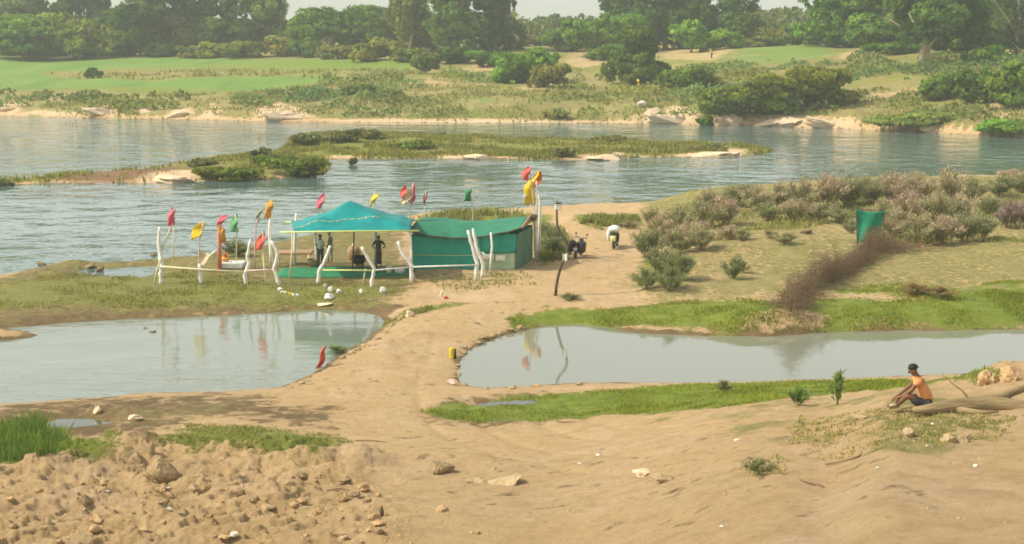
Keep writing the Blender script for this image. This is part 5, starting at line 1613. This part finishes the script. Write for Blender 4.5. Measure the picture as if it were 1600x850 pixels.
flag('light green flag right of the orange-wrapped pillar', 369, 419, [(368, 335), (370, 370), (369, 419)], .035, 'cream_wood', [([(367, 332), (371, 345), (370, 360), (360, 359)], 'light_green_cloth')])
flag('faded olive flag on a thin grey pole', 398, 420, [(405, 338), (400, 352), (398, 400), (398, 420)], .035, 'pale_pink', [([(411, 323), (408, 333), (403, 346), (401, 336)], 'faded_cloth')])
flag('red flag hanging low on the cream railing post', 413, 445, [(411, 362), (411, 390), (413, 420), (417, 445)], .03, 'cream_wood', [([(409, 359), (414, 372), (410, 386), (400, 388)], 'red_cloth')])
flag('gold flag on the tall white post behind the railing', 425, 440, [(425, 318), (424, 350), (423, 380), (430, 440)], .03, 'white_wood', [([(422, 309), (426, 330), (419, 340), (413, 338)], 'gold_cloth')])
flag('pink flag behind the left slope of the canopy', 503, 411, [(503, 310), (502, 340), (502, 411)], .035, 'white_wood', [([(503, 299), (507, 312), (502, 323), (495, 324)], 'pink_cloth')])
flag('pale yellow flag behind the right slope of the canopy', 585, 412, [(586, 302), (585, 330), (585, 412)], .035, 'white_wood', [([(588, 298), (588, 311), (579, 322), (578, 318)], 'yellow_cloth')])
flag('red and cream double flag where the canopy meets the hut', 643, 415, [(646, 286), (641, 318), (642, 415)], .04, 'pale_pink', [([(648, 284), (649, 300), (646, 316), (641, 312)], 'pink_cloth'), ([(642, 292), (646, 300), (636, 316), (628, 317)], 'cream_cloth'), ([(630, 289), (636, 296), (631, 310), (627, 305)], 'red_cloth')])
flag('thin maroon pennant wrapped on its pole behind the hut', 664, 408, [(666, 297), (664, 320), (663, 345), (663, 408)], [.03, .03, .05, .05], 'cream_wood', [([(665, 296), (667, 302), (664, 320), (662, 315)], 'maroon_cloth')])
flag('green flag above the middle of the hut roof', 739, 407, [(733, 292), (737, 312), (739, 340), (739, 407)], .035, 'pale_pink', [([(732, 292), (736, 302), (734, 313), (726, 312)], 'green_flag_cloth')])
flag('tallest red flag high above the right end of the hut', 836, 409, [(827, 262), (832, 300), (836, 340), (837, 409)], .03, 'pale_pink', [([(822, 260), (828, 265), (824, 281), (816, 278)], 'red_cloth')])
flag('large yellow flag at the right end of the hut', 838, 405, [(838, 282), (839, 320), (836, 350), (838, 405)], [.03, .07, .09, .10], 'white_wood', [([(823, 283), (835, 290), (833, 318), (820, 314)], 'yellow_cloth'), ([(820, 303), (830, 308), (828, 321), (819, 319)], 'cream_cloth')])
flag('orange-red flag with yellow border right of the large yellow flag', 843, 403, [(838, 285), (844, 320), (843, 350), (842, 403)], [.03, .07, .09, .09], 'white_wood', [([(844, 265), (846, 280), (836, 292), (834, 280)], 'orange_red_cloth'), ([(836, 270), (841, 270), (837, 288), (830, 292)], 'yellow_cloth')])
flag('drooping red flag on the causeway bank beside the left pond', 498, 575, [(509, 540), (504, 556), (498, 578)], .02, 'twig', [([(505, 543), (508, 545), (503, 570), (496, 572)], 'red_cloth')])

# the little open-air shrine
b = ground(362, 421)
t = thing('shrine_platform', b, 'low white platform at the foot of the orange-wrapped pillar', 'platform')
mound_box(344, 412, 379, 420, b.y, 1.2, 'slab', 'whitecloth', t, .04)
mound_box(347, 409.6, 360, 411.8, b.y + .3, .6, 'step', 'whitecloth', t, .02)
b2 = b + Vector((-.35, .5, 0)); 
zt2 = atd(352, 411, b2.y).z
t = thing('idol', Vector((atd(352, 411, b2.y).x, b2.y, zt2 - .02)), 'small orange-draped idol standing on the white platform', 'idol')
mb = MB(); mb.ball(t.location + Vector((0, 0, .17)), (.20, .16, .24), 14, 9, lambda d: 1 - .2 * max(0, d.z) + .05 * math.sin(8 * d.x)); mb.build('drape', 'orange', t)
mb = MB(); mb.ball(t.location + Vector((0, 0, .44)), (.10, .10, .11), 12, 8); mb.build('head', 'orange_red_cloth', t)
mb = MB(); mb.tube([t.location + Vector((.16 * math.cos(a), .14 * math.sin(a) - .02, .3 + .05 * math.sin(a))) for a in np.linspace(0, 6.28, 14)], .035, 6); mb.build('garland', 'yellow_cloth', t)
b = ground(316, 425)
t = thing('cloth_bundle', b, 'cream cloth sheet slung between the post and a stick under the yellow flag', 'cloth')
A, B_, C_, D_ = [atd(x, y, b.y) for x, y in ((312, 390), (329, 397), (322, 414), (308, 412))]
mb = MB(); mb.sheet(lambda u, v: A.lerp(B_, u).lerp(D_.lerp(C_, u), v) + Vector((0, .12 * math.sin(3 * u + 2 * v), -.05 * math.sin(u * 3.1))), 12, 10, .02); mb.build('sheet', 'cream_cloth', t)
mb = MB(); mb.tube([atd(324, 405, b.y), atd(332, 396, b.y), atd(338, 392, b.y)], [.03, .05, .06], 6); mb.build('stick', 'whitecloth', t)
mb = MB(); mb.tube([atd(311, 390, b.y + .05), atd(310, 412, b.y + .05), Vector((atd(310, 425, b.y).x, b.y + .05, gz(atd(310, 425, b.y).x, b.y) - .04))], .03, 6); mb.build('support', 'cream_wood', t)

# ------------------------------------------------------------------ stones, buckets and litter
def rock(name, mat, label, cat, px, py, w_, h_, group=None, seed=1, dp=.8, sink=.3, rough=.22, rot=None, flatf=1.0):
    b = ground(px, py); s = F / b.y
    W, H = w_ / s / 2, h_ / s / 2
    r = random.Random(seed); ph = [r.uniform(0, 9) for _ in range(8)]
    kk = [Vector((r.gauss(0, 1), r.gauss(0, 1), r.gauss(0, .8))).normalized() for _ in range(7)]; kd = [r.uniform(.50, .88) for _ in range(7)]
    def fn(d):
        k = 1 + rough * (.5 * math.sin(3.1 * d.x + ph[0]) * math.cos(2.7 * d.y + ph[1]) + .4 * math.sin(5.3 * d.z + ph[2] + 2 * d.x) + .30 * math.sin(9 * d.x + ph[3]) * math.sin(8 * d.y + ph[4]) + .22 * math.sin(17 * d.x + ph[5]) * math.sin(15 * d.z + ph[6]))
        for q, dd in zip(kk, kd):               # cut facets
            c = d.dot(q) * k
            if c > dd: k *= dd / c
        return k
    mb = MB(); mb.ball(b + Vector((0, 0, H * (1 - sink))), (W, W * dp, H * flatf * 1.25), 20, 14, fn, Matrix.Rotation(rot if rot is not None else r.uniform(-.3, .3), 3, 'Y') @ Matrix.Rotation(r.uniform(-.5, .5), 3, 'Z'))
    o = mb.build(name, mat, None, origin=b, smooth=False); tag(o, label, cat, group)
    return o
WS = 'whitewashed stones in front of the canopy'
for (px, py, w_, h_, lab) in ((515, 468, 19, 12, 'largest white stone in front of the canopy'), (508, 448, 7, 6, 'small white stone nearest the leaning post'), (517, 456, 9, 9, 'white stone directly above the largest one'),
                              (530, 458, 9, 8, 'white stone just right of the largest one'), (565, 458, 10, 6, 'flat white stone between the largest one and the rightmost'), (598, 457, 11, 9, 'rightmost white stone in front of the canopy'),
                              (437, 454, 9, 5, 'white stone at the foot of the bent railing post')):
    rock('stone', 'whitestone', lab, 'stone', px, py, w_, h_, WS, seed=px, sink=.15)
for k, (px, m) in enumerate(((441, 'whitestone'), (447, 'cream_wood'), (453, 'yellow_cloth'), (459, 'whitestone'), (465, 'whitestone'))):
    rock('stone', m, ['white', 'cream', 'yellow', 'second white', 'last white'][k] + ' painted stone in the short row by the railing', 'stone', px, 458 + k * 1.2, 7, 4, 'row of painted stones', seed=px + 9, sink=.15)
rock('stone', 'palestone', 'flat pale slab on the mud in front of the white stones', 'stone', 505, 476, 30, 3, seed=71)
rock('litter', 'litter', 'white scrap on the track in front of the hut', 'litter', 690, 463, 5, 11, seed=5)
rock('litter', 'red_plastic', 'red scrap lying beside the white scrap on the track', 'litter', 697, 467, 9, 4, seed=6)
rock('bag', 'pale_pink', 'pinkish white bag lying at the pond corner of the causeway', 'bag', 707, 601, 17, 10, seed=8)
# yellow and black marker drum on the causeway edge
b = ground(708, 560); 
t = thing('barrel', b, 'small yellow and black drum at the causeway edge by the right pond', 'barrel')
mb = MB(); mb.lathe(b + Vector((0, 0, -.03)), [(.01, 0), (.125, 0), (.13, .16), (.12, .40), (.01, .41)], 18); mb.build('drum', 'black', t)
mb = MB(); mb.lathe(b + Vector((-.03, -.015, .02)), [(.125, 0), (.13, .12), (.13, .3), (.12, .36), (.10, .40), (.01, .40)], 18); mb.build('band', 'yellow_cloth', t)

# ------------------------------------------------------------------ crooked lamp pole
b = ground(868, 462); Yp = b.y
t = thing('lamp_pole', b, 'crooked dark branch pole with a small white lamp on top', 'lamp pole')
pp = [(870, 322), (870, 340), (871, 354), (876, 366), (885, 376), (887, 388), (884, 402), (877, 414), (872, 432), (869, 448), (868, 464)]
P = [atd(x, y, Yp) for x, y in pp]; P[-1].z = gz(P[-1].x, Yp) - .1
mb = MB(); mb.tube(P, [.045, .05, .055, .06, .06, .065, .07, .07, .07, .07, .075], 8); mb.build('pole', 'darkwood', t)
mb = MB(); a = atd(872, 323, Yp); mb.box(a, (.30, .22, .28), None, .04); lm = mb.build('lamp', 'lamp', t, smooth=False)
mb = MB(); mb.box(a + Vector((0, 0, .17)), (.34, .26, .05), None, .01); mb.tube([a + Vector((-.02, 0, .18)), a + Vector((-.03, 0, .36))], .02, 6); mb.build('cap', 'darkwood', lm)
mb = MB(); a = atd(883, 396, Yp - .08); mb.sheet(lambda u, v: a + Vector(((u - .5) * .22, .04 * math.sin(6 * u), -v * .34 - .05 * math.sin(4 * u))), 8, 8, .015); mb.build('rag', 'whitecloth', t)

# ------------------------------------------------------------------ two parked scooters
def scooter(base, yaw, label, paint, white_load=False, panniers=False, lean=0.0, k=1.0):
    t = thing('scooter', base, label, 'scooter', 'scooters parked by the shelter')
    M = Matrix.Translation(base) @ Matrix.Rotation(yaw, 4, 'Z') @ Matrix.Rotation(lean, 4, 'X') @ Matrix.Scale(k, 4)
    X = lambda x, y, z: M @ Vector((x, y, z))
    R3 = M.to_3x3()
    for x in (-.62, .62):       # x forward
        mb = MB(); ring = []
        mb.tube([X(x + .24 * math.cos(a), 0, .29 + .24 * math.sin(a)) for a in np.linspace(0, 2 * math.pi, 21)], .055 * k, 8, cap=False); wh = mb.build('wheel', 'rubber', t)
        mb = MB(); mb.lathe(X(x, 0, .29), [(.01, -.05), (.17, -.04), (.19, 0), (.17, .04), (.01, .05)], 16, R3 @ Matrix.Rotation(math.pi / 2, 3, 'X')); mb.build('rim', 'metal', wh)
    mb = MB()
    mb.ball(X(-.38, 0, .58), (.46, .17, .22), 16, 10, lambda d: 1 - .15 * max(0, d.x), R3)
    mb.box(X(.10, 0, .33), (.55, .28, .07), R3, .03)
    mb.tube([X(.36, 0, .34), X(.44, 0, .62), X(.36, 0, .94)], [.15 * k, .17 * k, .12 * k], 10)
    mb.ball(X(.62, 0, .52), (.26, .09, .12), 12, 8, None, R3)
    mb.build('body', paint, t)
    mb = MB(); mb.ball(X(-.32, 0, .80), (.44, .15, .075), 16, 8, None, R3); mb.build('seat', 'black', t)
    mb = MB(); mb.tube([X(.62, .07, .29), X(.50, .07, .7)], .025 * k, 6); mb.tube([X(.62, -.07, .29), X(.50, -.07, .7)], .025 * k, 6); mb.build('fork', 'metal', t)
    mb = MB(); mb.tube([X(.28, .36, 1.02), X(.34, .18, 1.03), X(.38, 0, .98), X(.34, -.18, 1.03), X(.28, -.36, 1.02)], .02 * k, 6); hb = mb.build('handlebar', 'black', t)
    for sg in (-1, 1):
        mb = MB(); mb.tube([X(.34, sg * .22, 1.03), X(.32, sg * .30, 1.20)], .009 * k, 5); mb.ball(X(.31, sg * .32, 1.23), (.025, .07, .05), 10, 6, None, R3); mb.build('mirror', 'black', hb)
    mb = MB(); mb.ball(X(.48, 0, .93), (.08, .11, .09), 12, 8, None, R3); mb.build('headlight', 'lamp', t)
    mb = MB(); mb.box(X(-.80, 0, .66), (.05, .16, .07), R3, .015); mb.build('tail_light', 'red_plastic', t)
    mb = MB(); mb.box(X(-.86, 0, .52) if not white_load else X(-.90, 0, .62), (.02, .24, .16) if not white_load else (.02, .30, .30), R3, .005); mb.build('number_plate', 'plate' if white_load else 'metal', t)
    mb = MB(); mb.tube([X(-.70, -.16, .34), X(-.25, -.17, .27)], .05 * k, 8); mb.build('exhaust', 'metal', t)
    mb = MB(); mb.tube([X(.02, .1, .3), X(-.06, .26, .02)], .014 * k, 5); mb.build('side_stand', 'metal', t)
    if panniers:
        for sg in (-1, 1):
            mb = MB(); mb.box(X(-.45, sg * .30, .62), (.60, .30, .62), R3, .08); mb.build('pannier', 'black', t)
    return t, X, R3
t1, X, R3 = scooter(ground(903, 401), R(74), 'dark scooter with black side panniers parked nearest the lamp pole', 'black', panniers=True, lean=R(6), k=1.0)
t2_, X, R3 = scooter(ground(962, 387), R(78), 'scooter seen from behind with a yellow-white plate, further along the track', 'black', white_load=True, lean=R(-3), k=1.05)
tl = thing('load', X(-.25, 0, .9), 'white sack load tied over the seat of the farther scooter', 'sack')
mb = MB(); mb.ball(X(-.20, .0, 1.05), (.36, .34, .22), 18, 12, lambda d: 1 + .08 * math.sin(6 * d.x + 5 * d.z), R3); mb.ball(X(-.2, .30, .75), (.3, .14, .34), 14, 10, lambda d: 1 + .08 * math.sin(5 * d.z), R3)
mb.build('sack', 'whitecloth', tl)
mb = MB(); mb.tube([X(-.2, -.35, .95), X(-.2, -.1, 1.28), X(-.2, .25, 1.27), X(-.2, .47, .85)], .012, 5); mb.build('cord', 'brownwood', tl)

# ------------------------------------------------------------------ green cloth screen and the brush fence
b = ground(1358, 382); Yc = b.y
t = thing('cloth_screen', b, 'green cloth hung on thin sticks among the shrubs above the brush fence', 'screen')
A, B_, C_, D_ = [atd(x, y, Yc) for x, y in ((1337, 326), (1382, 329), (1376, 372), (1341, 379))]
mb = MB(); mb.sheet(lambda u, v: A.lerp(B_, u).lerp(D_.lerp(C_, u), v) + Vector((0, .14 * math.sin(7 * u + 3 * v) * (.3 + v), -.14 * math.sin(math.pi * u) * (1 - v))), 22, 18, .015); mb.build('cloth', 'greencloth', t)
for x0, y0, x1, y1 in ((1337, 321, 1340, 385), (1382, 325, 1380, 382)):
    p0 = atd(x0, y0, Yc + .03); p1 = atd(x1, y1, Yc + .03); p1.z = gz(p1.x, Yc) - .05
    mb = MB(); mb.tube([p0, p1], .03, 6); mb.build('stick', 'darkwood', t)
mb = MB(); mb.tube([atd(1338, 326, Yc + .05), atd(1360, 328, Yc + .05), atd(1381, 329, Yc + .05)], .022, 6); mb.build('top_bar', 'darkwood', t)

def brush_fence():
    r = np.random.default_rng(9)
    path = [ground(x, y) for x, y in ((1400, 384), (1380, 392), (1352, 406), (1320, 428), (1292, 445), (1265, 456), (1245, 470), (1236, 488), (1242, 500))]
    P = np.array([tuple(p) for p in path]); seg = np.linalg.norm(P[1:] - P[:-1], axis=1); cs = np.concatenate([[0], np.cumsum(seg)])
    t_ = thing('brush_fence', Vector(P[4]), 'long heap of dry brown thorn brush running down to the right pond', 'brush fence')
    n = 15000
    s_ = r.uniform(0, cs[-1], n)
    c = np.stack([np.interp(s_, cs, P[:, i]) for i in range(3)], 1)
    wv = (.22 + .5 * vnoise(s_ / 1.1, s_ * 0, 14)) * np.interp(s_ / cs[-1], [0, .25, .6, 1], [1.6, .7, .7, 1.35]); c[:, 0] += r.standard_t(4, n) * .6 * wv; c[:, 1] += r.normal(0, .9, n) * wv
    lo = height(c[:, 0], c[:, 1])
    prof_h = np.interp(s_ / cs[-1], [0, .35, .6, .85, 1], [.9, .75, .9, 1.5, .9]) + .35 * vnoise(s_ / 1.3, s_ * 0, 4) + .35 * vnoise(s_ / .4, s_ * 0, 5)
    lat = np.abs(c[:, 0] - np.interp(s_, cs, P[:, 0])); c[:, 2] = lo + np.abs(r.beta(1.2, 1.8, n)) * prof_h * 1.15 * (.12 + .88 * np.exp(-(lat / .55) ** 2)) * (.55 + .9 * vnoise(s_ / .7, s_ * 0, 44))
    d = r.normal(size=(n, 3)); d[:, 2] = d[:, 2] * .7 + .35; d /= np.linalg.norm(d, axis=1, keepdims=True)
    L = r.uniform(.12, .60, n)[:, None]; b_ = np.cross(d, r.normal(size=(n, 3))); b_ /= np.linalg.norm(b_, axis=1, keepdims=True); W = .009
    V = np.stack([c - d * L / 2 - b_ * W, c - d * L / 2 + b_ * W, c + d * L / 2 + b_ * W * .3, c + d * L / 2 - b_ * W * .3], 1)
    f = r.uniform(.6, 1.5, n)
    o = child_obj('brush', quads_mesh('brush', V - np.array(t_.location), np.stack([f, f, f], 1), MAT['leaf']), t_, (.20, .14, .085))
    for i in range(1, 8, 2):
        p = Vector(P[i]); mb = MB(); mb.tube([p + Vector((0, 0, -.1)), p + Vector((r.uniform(-.1, .1), 0, 1.0))], .035, 6); mb.build('stake', 'darkwood', t_)
brush_fence()
# the loose dry branches next to its upper end
for k, (px, py, lab) in enumerate(((1420, 392, 'dry branch pile trailing off the upper end of the brush fence'),)):
    b = ground(px, py); mb = MB(); r_ = random.Random(8)
    for i in range(60):
        p = b + Vector((r_.gauss(-.2, .8), r_.gauss(0, .5), r_.uniform(.02, .45))); q = p + Vector((r_.uniform(.3, 1.1), r_.gauss(0, .3), r_.gauss(0, .18)))
        mb.tube([p, p.lerp(q, .5) + Vector((0, 0, .06)), q], [.014, .011, .006], 4)
    o = mb.build('branch_pile', 'twig', None, origin=b); tag(o, lab, 'branches')
rock('drift_branch', 'darkwood', 'dark piece of driftwood on the bare sand left of the hanging green cloth', 'driftwood', 1258, 365, 24, 5, seed=3, rough=.5)

# ------------------------------------------------------------------ rocks and clods of the near bank
ROCKS = [(252, 748, 62, 48, 'darkstone', 'largest dark earth boulder on the broken bank at the left'), (218, 735, 44, 34, 'darkstone', 'second dark earth lump just left of the largest boulder'),
 (236, 706, 14, 18, 'stone', 'pale upright stone perched above the largest boulder'), (688, 738, 52, 22, 'darkstone', 'long grey-brown boulder alone on the open sand'),
 (790, 756, 82, 12, 'stone', 'flat slab of sandstone right of the lone boulder'), (743, 754, 36, 10, 'stone', 'flat pale stone between the lone boulder and the slab'),
 (1003, 742, 36, 14, 'palestone', 'pale flat stone beside the small dry weed'), (1040, 752, 40, 12, 'stone', 'low brown stone right of the pale flat one'),
 (1485, 690, 30, 14, 'stone', 'tan stone in the weeds below the log, left of two'), (1508, 692, 24, 18, 'stone', 'tan stone in the weeds below the log, right of two'),
 (1420, 682, 26, 16, 'stone', 'pinkish stone in the weeds below the seated man'), (1545, 600, 40, 26, 'clod', 'earth clod at the foot of the mound behind the log'),
 (1585, 592, 60, 30, 'clod', 'large earth clod on the mound at the right edge'), (1345, 655, 22, 8, 'stone', 'small brown stone left of the seated man'),
 (640, 495, 16, 12, 'palestone', 'pale stone on the left shoulder of the causeway'), (208, 656, 26, 10, 'palestone', 'larger pale lump on the muddy flat by the puddle'),
 (152, 645, 18, 12, 'palestone', 'smaller pale lump on the muddy flat by the puddle'), (596, 806, 9, 20, 'darkwood', 'short dark stump standing in the clods'),
 (690, 800, 34, 12, 'clod', 'low clod right of the short dark stump'), (745, 835, 14, 6, 'darkstone', 'small dark clod near the bottom of the view')]
for k, (px, py, w_, h_, m, lab) in enumerate(ROCKS):
    rock('rock' if 'stump' not in lab else 'stump', m, lab, 'rock' if 'stump' not in lab else 'stump', px, py, w_, h_, 'rocks and clods on the near bank', seed=40 + k, rough=.34, dp=.9, sink=.52)
rc_ = random.Random(23)
for i in range(84):
    z_ = rc_.random()
    if z_ < .62: px, py = rc_.uniform(-20, 600), rc_.uniform(745, 862)
    elif z_ < .85: px, py = rc_.uniform(560, 1150), rc_.uniform(725, 860)
    else: px, py = rc_.uniform(1150, 1620), rc_.uniform(690, 860)
    w_ = rc_.uniform(6, 24) * (1.15 if px < 600 else .4)
    rock('clod', rc_.choice(['clod', 'clod', 'stone', 'darkstone']) if px < 600 else rc_.choice(['clod', 'stone']), ('small dry earth clod among the broken earth at the left foreground' if px < 600 else 'small crumb of dry earth on the open sand of the foreground'), 'clod', px, py, w_, w_ * rc_.uniform(.3, .55), 'small earth clods', seed=500 + i, rough=.32, sink=.62)
# causeway edges: a rim of stones on both sides
for k, (px, py) in enumerate([(735, 545), (745, 536), (757, 530), (770, 526), (782, 522), (797, 517), (812, 513), (726, 552), (715, 572), (718, 586), (560, 548), (575, 541), (590, 530), (604, 520), (548, 553), (536, 560),
                              (514, 572), (500, 580), (484, 590), (470, 600), (612, 510), (726, 603), (760, 609), (800, 607), (840, 604), (905, 602), (624, 500), (455, 607)]):
    rock('edge_stone', 'stone' if k % 3 else 'clod', 'rough stone on the ' + ('right' if px > 680 else 'left') + ' edge of the causeway', 'stone', px, py, 8 + (k * 7) % 9, 5 + (k * 5) % 5, 'stones along the causeway edges', seed=800 + k, rough=.35, sink=.35)
# litter
for k, (px, py, w_, h_, lab) in enumerate([(265, 800, 16, 9, 'white plastic scrap on the clods right of the bottle'), (132, 803, 6, 12, 'small upright white scrap on the clods at the left'), (263, 765, 12, 5, 'pale splinter below the largest boulder'),
    (168, 768, 14, 4, 'pale stick-like scrap left of the largest boulder'), (286, 669, 8, 5, 'white speck of litter on the mud beyond the boulder'), (1152, 691, 16, 10, 'round white stone-like litter on the sand slope'),
    (934, 713, 14, 8, 'white scrap on the open sand, right of two'), (905, 725, 9, 5, 'white scrap on the open sand, left of two'), (1372, 732, 12, 6, 'white scrap below the weeds on the right slope'),
    (1524, 730, 16, 8, 'pale flat scrap on the sand below the log'), (1457, 664, 11, 5, 'white scrap just under the fallen log'), (1127, 825, 12, 7, 'grey-white scrap near the bottom of the view'), (222, 790, 8, 10, 'pinkish scrap beside the white plastic scrap'), (367, 838, 24, 14, 'crumpled grey scrap at the bottom left')]):
    rock('litter', 'litter' if k not in (12,) else 'pale_pink', lab, 'litter', px, py, w_ * .75, h_ * .7, 'litter scattered on the sand', seed=900 + k, rough=.35, sink=.2, flatf=.7)
# dead twigs on the slope
for k, (pts, lab) in enumerate([([(1250, 752), (1262, 756), (1280, 760), (1288, 764)], 'dead twig on the right slope'), ([(1290, 728), (1320, 722), (1342, 716), (1346, 712)], 'long dark root on the sand below the weeds'),
                                ([(510, 770), (530, 766), (545, 768)], 'dark twig over the earth ledge'), ([(555, 690), (580, 690), (604, 692)], 'dark stick at the tip of the green patch'), ([(870, 660), (880, 661), (900, 660)], 'short dark stick on the sand track')]):
    P = [ground(x, y) + Vector((0, 0, .03)) for x, y in pts]
    mb = MB(); mb.tube(P, [.018] * (len(P) - 1) + [.008], 6); o = mb.build('twig', 'twig', None, origin=P[0]); tag(o, lab, 'twig')
# driftwood and stones of the far side
rock('white_heap', 'litter', 'white heap of cloth on the far bank above the pale rocks', 'cloth', 1003, 168, 15, 11, seed=12, sink=.1)
FR = 'pale rocks along the far shore'
for k, (px, py, w_, h_, lab) in enumerate([(1045, 190, 90, 22, 'broad pale sandstone face on the far shore left of the waterline bush'), (1020, 180, 40, 16, 'upper block on the broad pale sandstone face'),
    (1140, 192, 60, 14, 'pale rock right of the waterline bush'), (1215, 196, 90, 16, 'long pale rock under the pair of olive bushes'), (1290, 199, 80, 12, 'low pale rock right of the long one'), (1450, 204, 40, 12, 'small brown rock on the right far shore'),
    (440, 186, 70, 18, 'large pale sand face on the far shore at the left of the beach'), (280, 181, 40, 12, 'pale rock beneath the crop field, middle of three'), (158, 178, 50, 14, 'pale rock beneath the crop field, leftmost of three'), (226, 177, 20, 8, 'pale rock beneath the crop field, smallest'),
    (86, 157, 34, 8, 'pale rock on the edge of the crop field'), (10, 173, 40, 7, 'pale rock at the left end of the far shore')]):
    rock('shore_rock', 'palestone', lab, 'rock', px, py, w_, h_, FR, seed=1000 + k, rough=.5, dp=.4, sink=.8)
IR = 'pale rocks on the river island'
for k, (px, py, w_, h_, lab) in enumerate([(945, 249, 64, 13, 'smooth pale rock in the middle of the island shore'), (1118, 243, 100, 12, 'longest pale rock at the right end of the island'), (742, 247, 60, 10, 'low pale rock left of the middle one on the island'),
                              (270, 284, 84, 15, 'pale sandstone slab on the left spit of the island')]):
    rock('island_rock', 'palestone', lab, 'rock', px, py, w_, h_, IR, seed=1100 + k, rough=.4, dp=.6, sink=.9, rot=0)
# foam-washed stones in the river by the left shore
for k, (px, py, w_, h_, lab) in enumerate([(66, 414, 16, 5, 'low stone at the far left shore'), (155, 424, 14, 8, 'brown stone in the shallow inlet'), (140, 418, 20, 6, 'flat stone in the shallow inlet'), (240, 400, 10, 5, 'small stone just off the leftmost post'),
                              (228, 513, 10, 3, 'dark stone poking from the left pond, left of two'), (238, 519, 14, 3, 'dark stone poking from the left pond, right of two')]):
    rock('stone', 'darkstone', lab, 'stone', px, py, w_, h_, 'stones at the left water edge', seed=1200 + k, rough=.3, sink=.4)

# loose crumbs of earth and gravel, far too many to count
def gravel():
    r = np.random.default_rng(99)
    polys = [(GP([(-60, 735), (0, 725), (300, 735), (600, 760), (640, 848), (-60, 848)]), 5200, .022), (GP([(600, 700), (1150, 660), (1640, 700), (1640, 848), (620, 848)]), 3800, .012),
             (GP([(450, 612), (560, 552), (650, 500), (760, 480), (720, 545), (700, 600), (760, 690), (560, 690)]), 1200, .022), (GP([(1240, 650), (1580, 650), (1560, 720), (1240, 720)]), 900, .018)]
    VV = []
    for poly, n, s_ in polys:
        x, y = inpoly(n, poly, r)
        k = vnoise(x / .9, y / .9, 33) + .4 * vnoise(x / .3, y / .3, 34) > r.uniform(.3, 1.1, len(x)); x, y = x[k], y[k]
        n = len(x); z = height(x, y)
        sz = s_ * r.uniform(.4, 1.9, n) ** 1.3
        a = r.uniform(0, 6.28, n); ca, sa = np.cos(a), np.sin(a)
        def P(dx, dy, dz): 
            q = sz * r.uniform(.7, 1.2, n)
            return np.stack([x + (dx * ca - dy * sa) * q, y + (dx * sa + dy * ca) * q, z + dz * q * .6], 1)
        VV.append(np.stack([P(-1, 0, -.3), P(0, -.9, -.3), P(1.2, 0, -.3), P(0, .8, -.3), P(-.3, -.1, .9), P(.4, .1, .8)], 1))
    V = np.concatenate(VV); n = len(V)
    F_ = np.array([(0, 1, 4), (1, 5, 4), (1, 2, 5), (2, 3, 5), (3, 4, 5), (3, 0, 4)])
    idx = (np.arange(n)[:, None, None] * 6 + F_[None]).reshape(-1, 3)
    me = bpy.data.meshes.new('gravel'); me.vertices.add(n * 6); me.vertices.foreach_set('co', V.reshape(-1).astype(np.float32))
    me.loops.add(len(idx) * 3); me.polygons.add(len(idx)); me.loops.foreach_set('vertex_index', idx.reshape(-1).astype(np.int32))
    me.polygons.foreach_set('loop_start', np.arange(0, len(idx) * 3, 3, dtype=np.int32)); me.polygons.foreach_set('loop_total', np.full(len(idx), 3, dtype=np.int32)); me.update(calc_edges=True)
    me.materials.append(MAT['clod'])
    o = bpy.data.objects.new('gravel', me); col.objects.link(o); tag(o, 'crumbs of dry earth and gravel strewn over the near sand', 'gravel', kind='stuff')
gravel()
# ------------------------------------------------------------------ the hazy air
def haze():
    x0, x1, y0, y1, z0, z1 = -2100, 2100, -30, 4300, -3, 62
    vs = [(x, y, z) for z in (z0, z1) for y in (y0, y1) for x in (x0, x1)]
    fs = [(0, 2, 3, 1), (4, 5, 7, 6), (0, 1, 5, 4), (2, 6, 7, 3), (0, 4, 6, 2), (1, 3, 7, 5)]
    me = bpy.data.meshes.new('haze'); me.from_pydata(vs, [], fs)
    m, n, o = new_mat('haze')
    v = N(n, 'ShaderNodeVolumePrincipled')
    v.inputs['Color'].default_value = (.84, .92, .86, 1)
    v.inputs['Density'].default_value = HAZE_DENSITY
    v.inputs['Anisotropy'].default_value = 0.0
    n.links.new(v.outputs[0], o.inputs['Volume'])
    me.materials.append(m)
    ob = bpy.data.objects.new('haze', me); col.objects.link(ob)
    tag(ob, 'pale warm haze over the river', 'haze', kind='stuff')
HAZE_DENSITY = 0.0005
haze()
